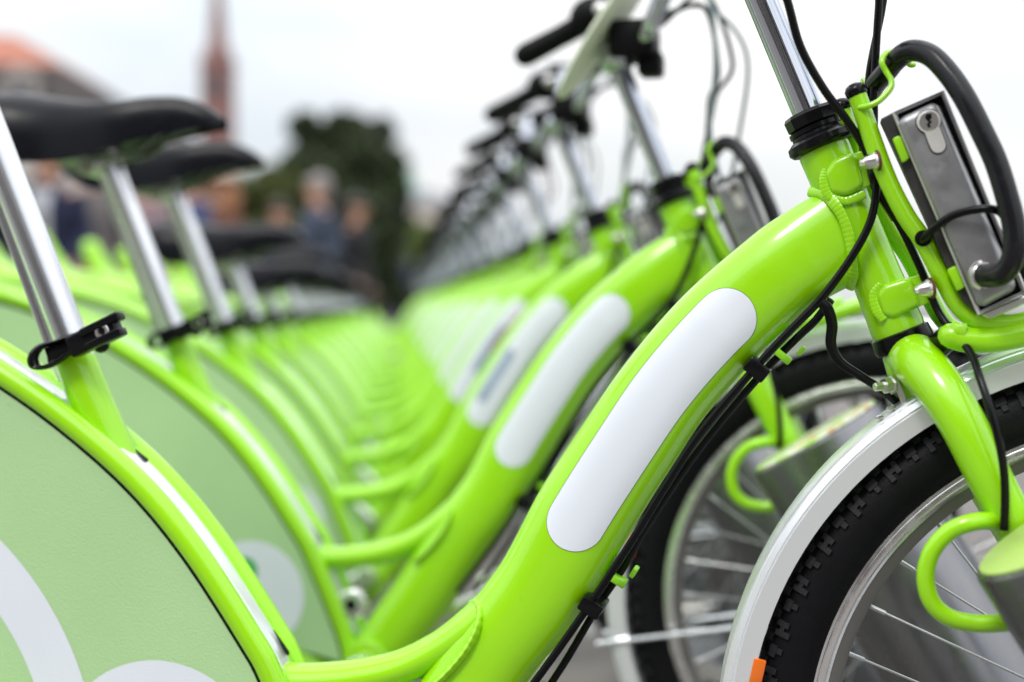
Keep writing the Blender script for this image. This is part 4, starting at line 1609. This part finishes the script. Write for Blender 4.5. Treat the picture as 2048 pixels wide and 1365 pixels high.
mb = MB()
mb.prism(key_outline(0.0094, 0.0061), Y * 0.002, Y * -0.0004, 0)
part(mb, 'cylinder_gasket', 'black_matte', cover, smooth=0)
mb = MB()
mb.prism(key_outline(0.0087, 0.0055), Y * 0.002, Y * -0.0012, 0.0003, 1)
cylo = part(mb, 'lock_cylinder', 'lock_face', cover, smooth=30)
mb = MB()
mb.lathe(k1 + Y * -0.0010, k1 - Y, [(0, 0.0071), (0.0006, 0.0071), (0.0009, 0.0067)], 32)
plug = part(mb, 'lock_plug', 'bolt_steel', cover, smooth=30)
mb = MB()
c_ = k1 - Y * 0.0018
zig = [(-0.0020, -0.0050), (0.0018, -0.0054), (0.0022, -0.0020), (0.0008, -0.0008), (0.0024, 0.0012), (0.0006, 0.0022), (0.0016, 0.0046), (-0.0004, 0.0050), (-0.0014, 0.0022), (0.0, 0.0008), (-0.0016, -0.0006), (-0.0026, -0.0022)]
mb.prism([c_ + Vector((a, 0, -b)) for a, b in zig], Y * 0.0006, Y * -0.0002, 0)
part(mb, 'keyhole', 'black_matte', cover, smooth=0)
# hinge tabs
for tpx in ([(1783, 278), (1801, 271), (1820, 318), (1804, 329)], [(1892, 540), (1912, 530), (1931, 574), (1913, 584)]):
    mb = MB()
    mb.prism(PP(tpx, 0.052), Y * 0.004, Y * -0.006, 0.002, 2)
    part(mb, 'hinge_tab', 'green_paint', box)
# base flange
mb = MB()
mb.prism(PP([(1957, 629), (2052, 588), (2058, 603), (1975, 640)], 0.035), Y * 0.006, Y * -0.016, 0.0012, 1)
part(mb, 'box_flange', 'steel_edge', box)

# --- thick locking hose
hose = [(1738, 190, -0.02), (1752, 168, 0.0), (1772, 145, 0.02), (1793, 120, 0.036), (1822, 102, 0.048), (1860, 111, 0.060), (1897, 148, 0.070), (1931, 199, 0.078), (1966, 268, 0.084), (1992, 325, 0.088), (2014, 395, 0.092), (2027, 450, 0.094), (2029, 498, 0.094), (2018, 534, 0.090), (1999, 550, 0.082), (1972, 552, 0.068), (1960, 551, 0.062)]
mb = MB()
mb.sweep(PP(hose), [0.0082] * 13 + [0.0080, 0.0084, 0.0088, 0.0088], 28, 8)
part(mb, 'locking_hose', 'rubber_hose', smooth=60)
mb = MB()
q = P(1962, 551, 0.063)
mb.lathe(q, P(1985, 551, 0.075), [(0, 0.0112), (0.0022, 0.0112), (0.0028, 0.0095), (0.005, 0.0095)], 28)
part(mb, 'hose_collar', 'bolt_steel', cover)
# wire hook holding the hose
mb = MB()
mb.sweep(PP([(1720, 216, 0.046), (1735, 213, 0.050), (1757, 203, 0.050), (1779, 180, 0.048), (1783, 163, 0.046), (1772, 143, 0.044), (1764, 126, 0.044), (1769, 111, 0.040), (1782, 104, 0.030), (1800, 108, 0.010), (1818, 128, 0.0), (1826, 130, 0.0)]), 0.0023, 12, 6, rnd_cap=True)
part(mb, 'wire_hook', 'green_paint')
mb = MB()
mb.sweep([P(1700, 205, -0.012), P(1722, 175, -0.012), P(1728, 160, -0.012), P(1735, 168, 0.0)], 0.0023, 10, 5)
part(mb, 'wire_hook', 'green_paint', far=False)
# thin cable over the box
mb = MB()
mb.sweep(PP([(1838, 484, 0.038), (1847, 478, 0.050), (1868, 457, 0.062), (1905, 432, 0.072), (1950, 420, 0.077), (1990, 420, 0.078), (2012, 440, 0.070), (2040, 500, 0.05), (2052, 590, 0.03)]), 0.0031, 14, 8)
part(mb, 'lock_cable', 'black_cable')

# --- cables
cabs = [
    ([(1545, -70, 0.07), (1574, 0, 0.070), (1600, 92, 0.062), (1645, 175, 0.054), (1690, 236, 0.046), (1722, 285, 0.036), (1746, 335, 0.030), (1752, 385, 0.030), (1738, 450, 0.030), (1697, 524, 0.031), (1640, 600, 0.031), (1570, 672, 0.0305), (1500, 748, 0.0300),
      (1400, 868, 0.0290), (1330, 975, 0.0285), (1265, 1080, 0.0285), (1178, 1212, 0.0290), (1080, 1350, 0.030), (980, 1480, 0.034)], 0.0032),
    ([(1790, -120, 0.02), (1762, -30, 0.012), (1757, 20, 0.010), (1752, 100, 0.008), (1748, 180, 0.006), (1748, 250, 0.004), (1742, 340, 0.028), (1762, 392, 0.026), (1800, 452, 0.024), (1842, 540, 0.022), (1880, 630, 0.03), (1938, 702, 0.052), (1960, 758, 0.072), (1985, 835, 0.084),
      (2004, 915, 0.086), (2010, 985, 0.084), (2008, 1060, 0.080)], 0.0031),
    ([(1830, -140, 0.0), (1778, -40, -0.006), (1760, 40, -0.004), (1741, 130, 0.0), (1733, 200, 0.0), (1722, 270, 0.004), (1742, 360, 0.018), (1790, 440, 0.018)], 0.0029),
    ([(1662, 600, 0.018), (1630, 642, 0.012), (1590, 680, 0.008), (1520, 752, 0.002), (1440, 846, 0.0), (1370, 938, 0.0), (1290, 1058, 0.0), (1240, 1146, 0.0), (1196, 1212, 0.0), (1120, 1340, 0.0), (1030, 1470, 0.0)], 0.0032),
    ([(1640, 604, 0.036), (1655, 618, 0.034), (1664, 650, 0.028), (1662, 690, 0.024), (1680, 724, 0.022), (1720, 752, 0.018), (1760, 778, 0.010), (1800, 810, 0.0)], 0.0042),
]
for i, (pp_, r_) in enumerate(cabs):
    mb = MB()
    if i == 4:
        mb.sweep(PP(pp_), [0.0042, 0.0044, 0.0044, 0.0043, 0.0036, 0.0034, 0.0034, 0.0034], 14, 8)
    else:
        mb.sweep(([HC + Vector((0.03, -0.03 + 0.04 * (i - 1), 0.02)), HC + Vector((0.085, -0.02 + 0.02 * (i - 1), 0.035 + 0.02 * (i - 1)))] if i in (1, 2) else []) + PP(pp_), r_, 14, 8)
    o = part(mb, 'brake_cable', 'black_cable', smooth=60)
    if i == 0:
        o['only_on'] = '0'
mb = MB()
mb.sweep(PP([(1782, 181, 0.03), (1768, 230, 0.034), (1750, 300, 0.034), (1738, 370, 0.032), (1705, 470, 0.0315), (1640, 600, 0.031)] + cabs[0][0][12:]), 0.0034, 12, 6)
part(mb, 'brake_cable', 'black_cable')['only_on'] = ','.join(str(k) for k in range(1, 40))
# cable clips
for (cx, cy, dpx, dpy) in ((1515, 738, -0.64, 0.77), (1187, 1208, -0.52, 0.85)):
    c_ = P(cx, cy, 0.018)
    ax = (P(cx + dpx * 100, cy + dpy * 100, 0.018) - c_).normalized()
    up_ = ax.cross(Y).normalized()
    rotc = Matrix((ax, Y, up_)).transposed()
    mb = MB()
    mb.box(c_ + up_ * 0.0, (0.013, 0.036, 0.019), 0.002, rotc)
    part(mb, 'cable_clip', 'black_plastic', main_tube)
for (cx, cy, dpx, dpy) in ((1572, 702, -0.66, 0.75), (1240, 1148, -0.52, 0.85)):
    c_ = P(cx, cy, 0.006)
    ax = (P(cx + dpx * 100, cy + dpy * 100, 0.006) - c_).normalized()
    up_ = ax.cross(Y).normalized()
    if up_.dot(Vector((-0.7, 0, 0.7))) < 0:
        up_ = -up_
    rotc = Matrix((ax, Y, up_)).transposed()
    mb = MB()
    mb.box(c_ + up_ * 0.006 - ax * 0.006, (0.020, 0.016, 0.0030), 0.0008, rotc)
    mb.box(c_ + ax * 0.0048 - up_ * 0.001, (0.006, 0.018, 0.015), 0.0012, rotc)
    mb.box(c_ - ax * 0.008 - up_ * 0.009, (0.008, 0.018, 0.004), 0.0010, rotc)
    part(mb, 'cable_guide', 'green_clip', main_tube, far=False)

# ------------------------------------------------------------------ docking post
PW = 0.150
pr_ = 0.0785
lft = P(1950, 1152, PW)
mjr = (P(1950 + 87, 1152 - 47, PW) - lft).normalized()
ptop = lft + mjr * pr_
adir = Vector((mjr.z, 0, -mjr.x))
if adir.z > 0:
    adir = -adir
plen = (ptop.z - 0.03) / -adir.z
M3 = Matrix.Rotation(-THETA, 3, 'Z')
post_root = empty('docking_post', ORIG + M3 @ Vector((ptop.x + adir.x * plen, ptop.y, 0)), -THETA)
offp = Vector((ptop.x + adir.x * plen, ptop.y, 0))
lt = ptop - offp
mb = MB()
mb.lathe(lt, lt + adir, [(0, pr_ - 0.004), (0.0015, pr_ - 0.001), (0.004, pr_), (plen - 0.02, pr_), (plen + 0.02, pr_)], 64)
pbody = mb.build('post_body', 'steel_post', post_root, smooth=35)
mb = MB()
mb.lathe(lt - adir * 0.0025, lt + adir, [(0, pr_ - 0.006), (0.0008, pr_ - 0.0045), (0.002, pr_ - 0.0042)], 64)
ptopo = mb.build('top_plate', 'disc_top', post_root, smooth=35)
mb = MB()
mb.box((0, 0, 0.012), (0.26, 0.22, 0.022), 0.003)
for sx in (-1, 1):
    for sy in (-1, 1):
        mb.lathe((sx * 0.11, sy * 0.09, 0.023), (sx * 0.11, sy * 0.09, 0.1), [(0, 0.011), (0.010, 0.011)], 6)
mb.build('base_plate', 'steel_post', post_root, smooth=30)

# printed tops for the next posts: pale sheet with orange and white patches
mp_ = M['disc_print'].node_tree
b_ = mp_.nodes['Principled BSDF']
tcn = mp_.nodes.new('ShaderNodeTexCoord')
no = mp_.nodes.new('ShaderNodeTexNoise')
no.inputs['Scale'].default_value = 34
no.inputs['Detail'].default_value = 1
rmp = mp_.nodes.new('ShaderNodeValToRGB')
els = rmp.color_ramp.elements
els[0].position, els[0].color = 0.40, (0.36, 0.60, 0.10, 1)
els[1].position, els[1].color = 0.47, (0.58, 0.72, 0.34, 1)
for pos, c_ in ((0.54, (0.78, 0.82, 0.70, 1)), (0.60, (0.76, 0.80, 0.66, 1)), (0.64, (0.62, 0.26, 0.10, 1))):
    e_ = els.new(pos)
    e_.color = c_
mp_.links.new(tcn.outputs['Object'], no.inputs['Vector'])
mp_.links.new(no.outputs['Fac'], rmp.inputs['Fac'])
mp_.links.new(rmp.outputs['Color'], b_.inputs['Base Color'])

# ------------------------------------------------------------------ copies along the row
NB = 30
GRP = 'green hire bicycles standing in one long row'
GRPP = 'steel docking posts beside the bicycles'


def copy_tree(o, parent=None, near=True, k=0):
    if not near and o.get('near_only'):
        return None
    if o.get('only_on') and str(k) not in o['only_on'].split(','):
        return None
    c = o.copy()
    col.objects.link(c)
    if parent is not None:
        c.parent = parent
        c.matrix_parent_inverse = o.matrix_parent_inverse.copy()
    for ch in list(o.children):
        copy_tree(ch, c, near, k)
    return c


tag(bike, 'nearest lime green hire bicycle, in sharp focus, with blank white sticker and steel lock box', 'bicycle', GRP)
tag(post_root, 'nearest steel docking post, with plain green top, at the right edge', 'post', GRPP)
ords = ['', 'second', 'third', 'fourth', 'fifth', 'sixth', 'seventh', 'eighth', 'ninth', 'tenth']
extra_lab = ['', 'with a high black saddle and blank white sticker', 'high saddle, blue print on its sticker', 'low saddle, red and blue sticker print', 'with the lowest black saddle of the near ones',
             'its saddle raised above its neighbours', 'slightly out of focus', 'blurred, behind the seventh', 'blurred, small', 'strongly blurred']
seat_h = [0.37, 0.256, 0.268, 0.15, 0.085, 0.15, 0.10, 0.11, 0.10, 0.115]
all_bikes = [(bike, 0)]
for i in range(1, NB):
    near = i < 5
    c = copy_tree(bike, None, near, i)
    jit = 0.0 if i < 2 else rnd.uniform(-0.012, 0.012)
    c.location = ORIG + STEP * i + Vector((jit, 0, 0))
    if i > 1:
        c.rotation_euler = (rnd.uniform(-0.008, 0.008), 0, -THETA + rnd.uniform(-0.012, 0.012))
    if i < 10:
        c['label'] = 'green hire bicycle %s from camera, %s' % (ords[i], extra_lab[i])
    else:
        c['label'] = 'lime green hire bicycle in the fully blurred far end of the row, past the tenth'
    all_bikes.append((c, i))
    p = copy_tree(post_root)
    p.location = post_root.location + STEP * i
    if i < 10:
        p['label'] = 'steel docking post with %s top beside the %s bicycle of the row' % ('a printed pale green' if i == 1 else 'a green', ords[i])
    else:
        p['label'] = 'steel docking post at the fully blurred far end of the row, past the tenth'
    if i == 1:
        for ch in p.children:
            if ch.name.startswith('top_plate'):
                ch.data = ch.data.copy()
                ch.data.materials[0] = M['disc_print']

for o in list(bike.children_recursive):
    if o.get('only_on') and '0' not in o['only_on'].split(','):
        bpy.data.objects.remove(o)

for c, i in all_bikes:
    sh = seat_h[i] if i < len(seat_h) else rnd.choice([0.09, 0.10, 0.12, 0.11])
    d = sdirv * (sh - 0.25)
    for ch in c.children:
        nm = ch.name.split('.')[0]
        if nm in SEAT_PARTS:
            ch.location = d
            if i == 0 and nm == 'seat_post':
                for k_ in ch.children:
                    if k_.name.startswith('guide_rail'):
                        k_.location = -d
        if nm == 'crankset':
            ch.rotation_euler = (0, 0.0 if i < 3 else rnd.choice([2.4, 2.9, 0.3, 1.2, 3.4, 2.6]), 0)
        if nm == 'front_wheel' and i:
            ch.rotation_euler = (0, rnd.uniform(0, 3), 0)
        if nm == 'sticker' and i in (2, 3):
            # coloured advert print on the sticker: two flat patches
            Lm = S1 - S0
            if i == 2:
                st2 = tube_surface_patch(mt_pts, mt_r, S0 + Lm * 0.45, S0 + Lm * 0.86, 0.008, 0.010, 0.0008, 30, 7)
                o2 = st2.build('printed_picture', 'ink_blue', ch)
            else:
                st2 = tube_surface_patch(mt_pts, mt_r, S0 + Lm * 0.25, S0 + Lm * 0.72, 0.010, -0.008, 0.0008, 30, 7)
                o2 = st2.build('printed_picture', 'ink_blue', ch)
                st3 = tube_surface_patch(mt_pts, mt_r, S0 + Lm * 0.06, S0 + Lm * 0.50, 0.004, -0.014, 0.0011, 30, 7)
                st3.build('printed_stripe', 'ink_red', ch)

# loose brake cable loops standing out in front of the second and third handlebars
for c, i in all_bikes[1:4]:
    for pts in ([(0.03, -0.02, 0.03), (0.09, -0.01, 0.035), (0.135, 0.0, -0.02), (0.125, 0.01, -0.12), (0.11, 0.02, -0.19), (0.095, 0.02, -0.23)],
                [(0.05, 0.0, 0.06), (0.09, -0.02, 0.045), (0.10, -0.03, -0.03), (0.095, -0.03, -0.12), (0.115, -0.02, -0.2), (0.12, -0.02, -0.22)]):
        mb = MB()
        mb.sweep([HC + Vector(p) for p in pts], 0.0027, 8, 8)
        mb.build('brake_cable', 'grey_cable', c)

# long steel rail on the ground under the docking posts
rail = MB()
rp0 = post_root.location - STEP * 2
rp1 = post_root.location + STEP * (NB + 1)
dd = STEP.normalized()
sx_ = Vector((dd.y, -dd.x, 0))
mid = (rp0 + rp1) / 2
mid.z = 0
rail.prism([mid + sx_ * 0.22 + dd * ((rp1 - rp0).length / 2), mid - sx_ * 0.22 + dd * ((rp1 - rp0).length / 2), mid - sx_ * 0.22 - dd * ((rp1 - rp0).length / 2), mid + sx_ * 0.22 - dd * ((rp1 - rp0).length / 2)],
           Vector((0, 0, -0.02)), Vector((0, 0, 0.001 + 0.0)), 0)
ro = rail.build('dock_slab', 'concrete', smooth=0)
ro.location.z = 0.003
tag(ro, 'long low concrete slab under the steel docking posts', 'slab')
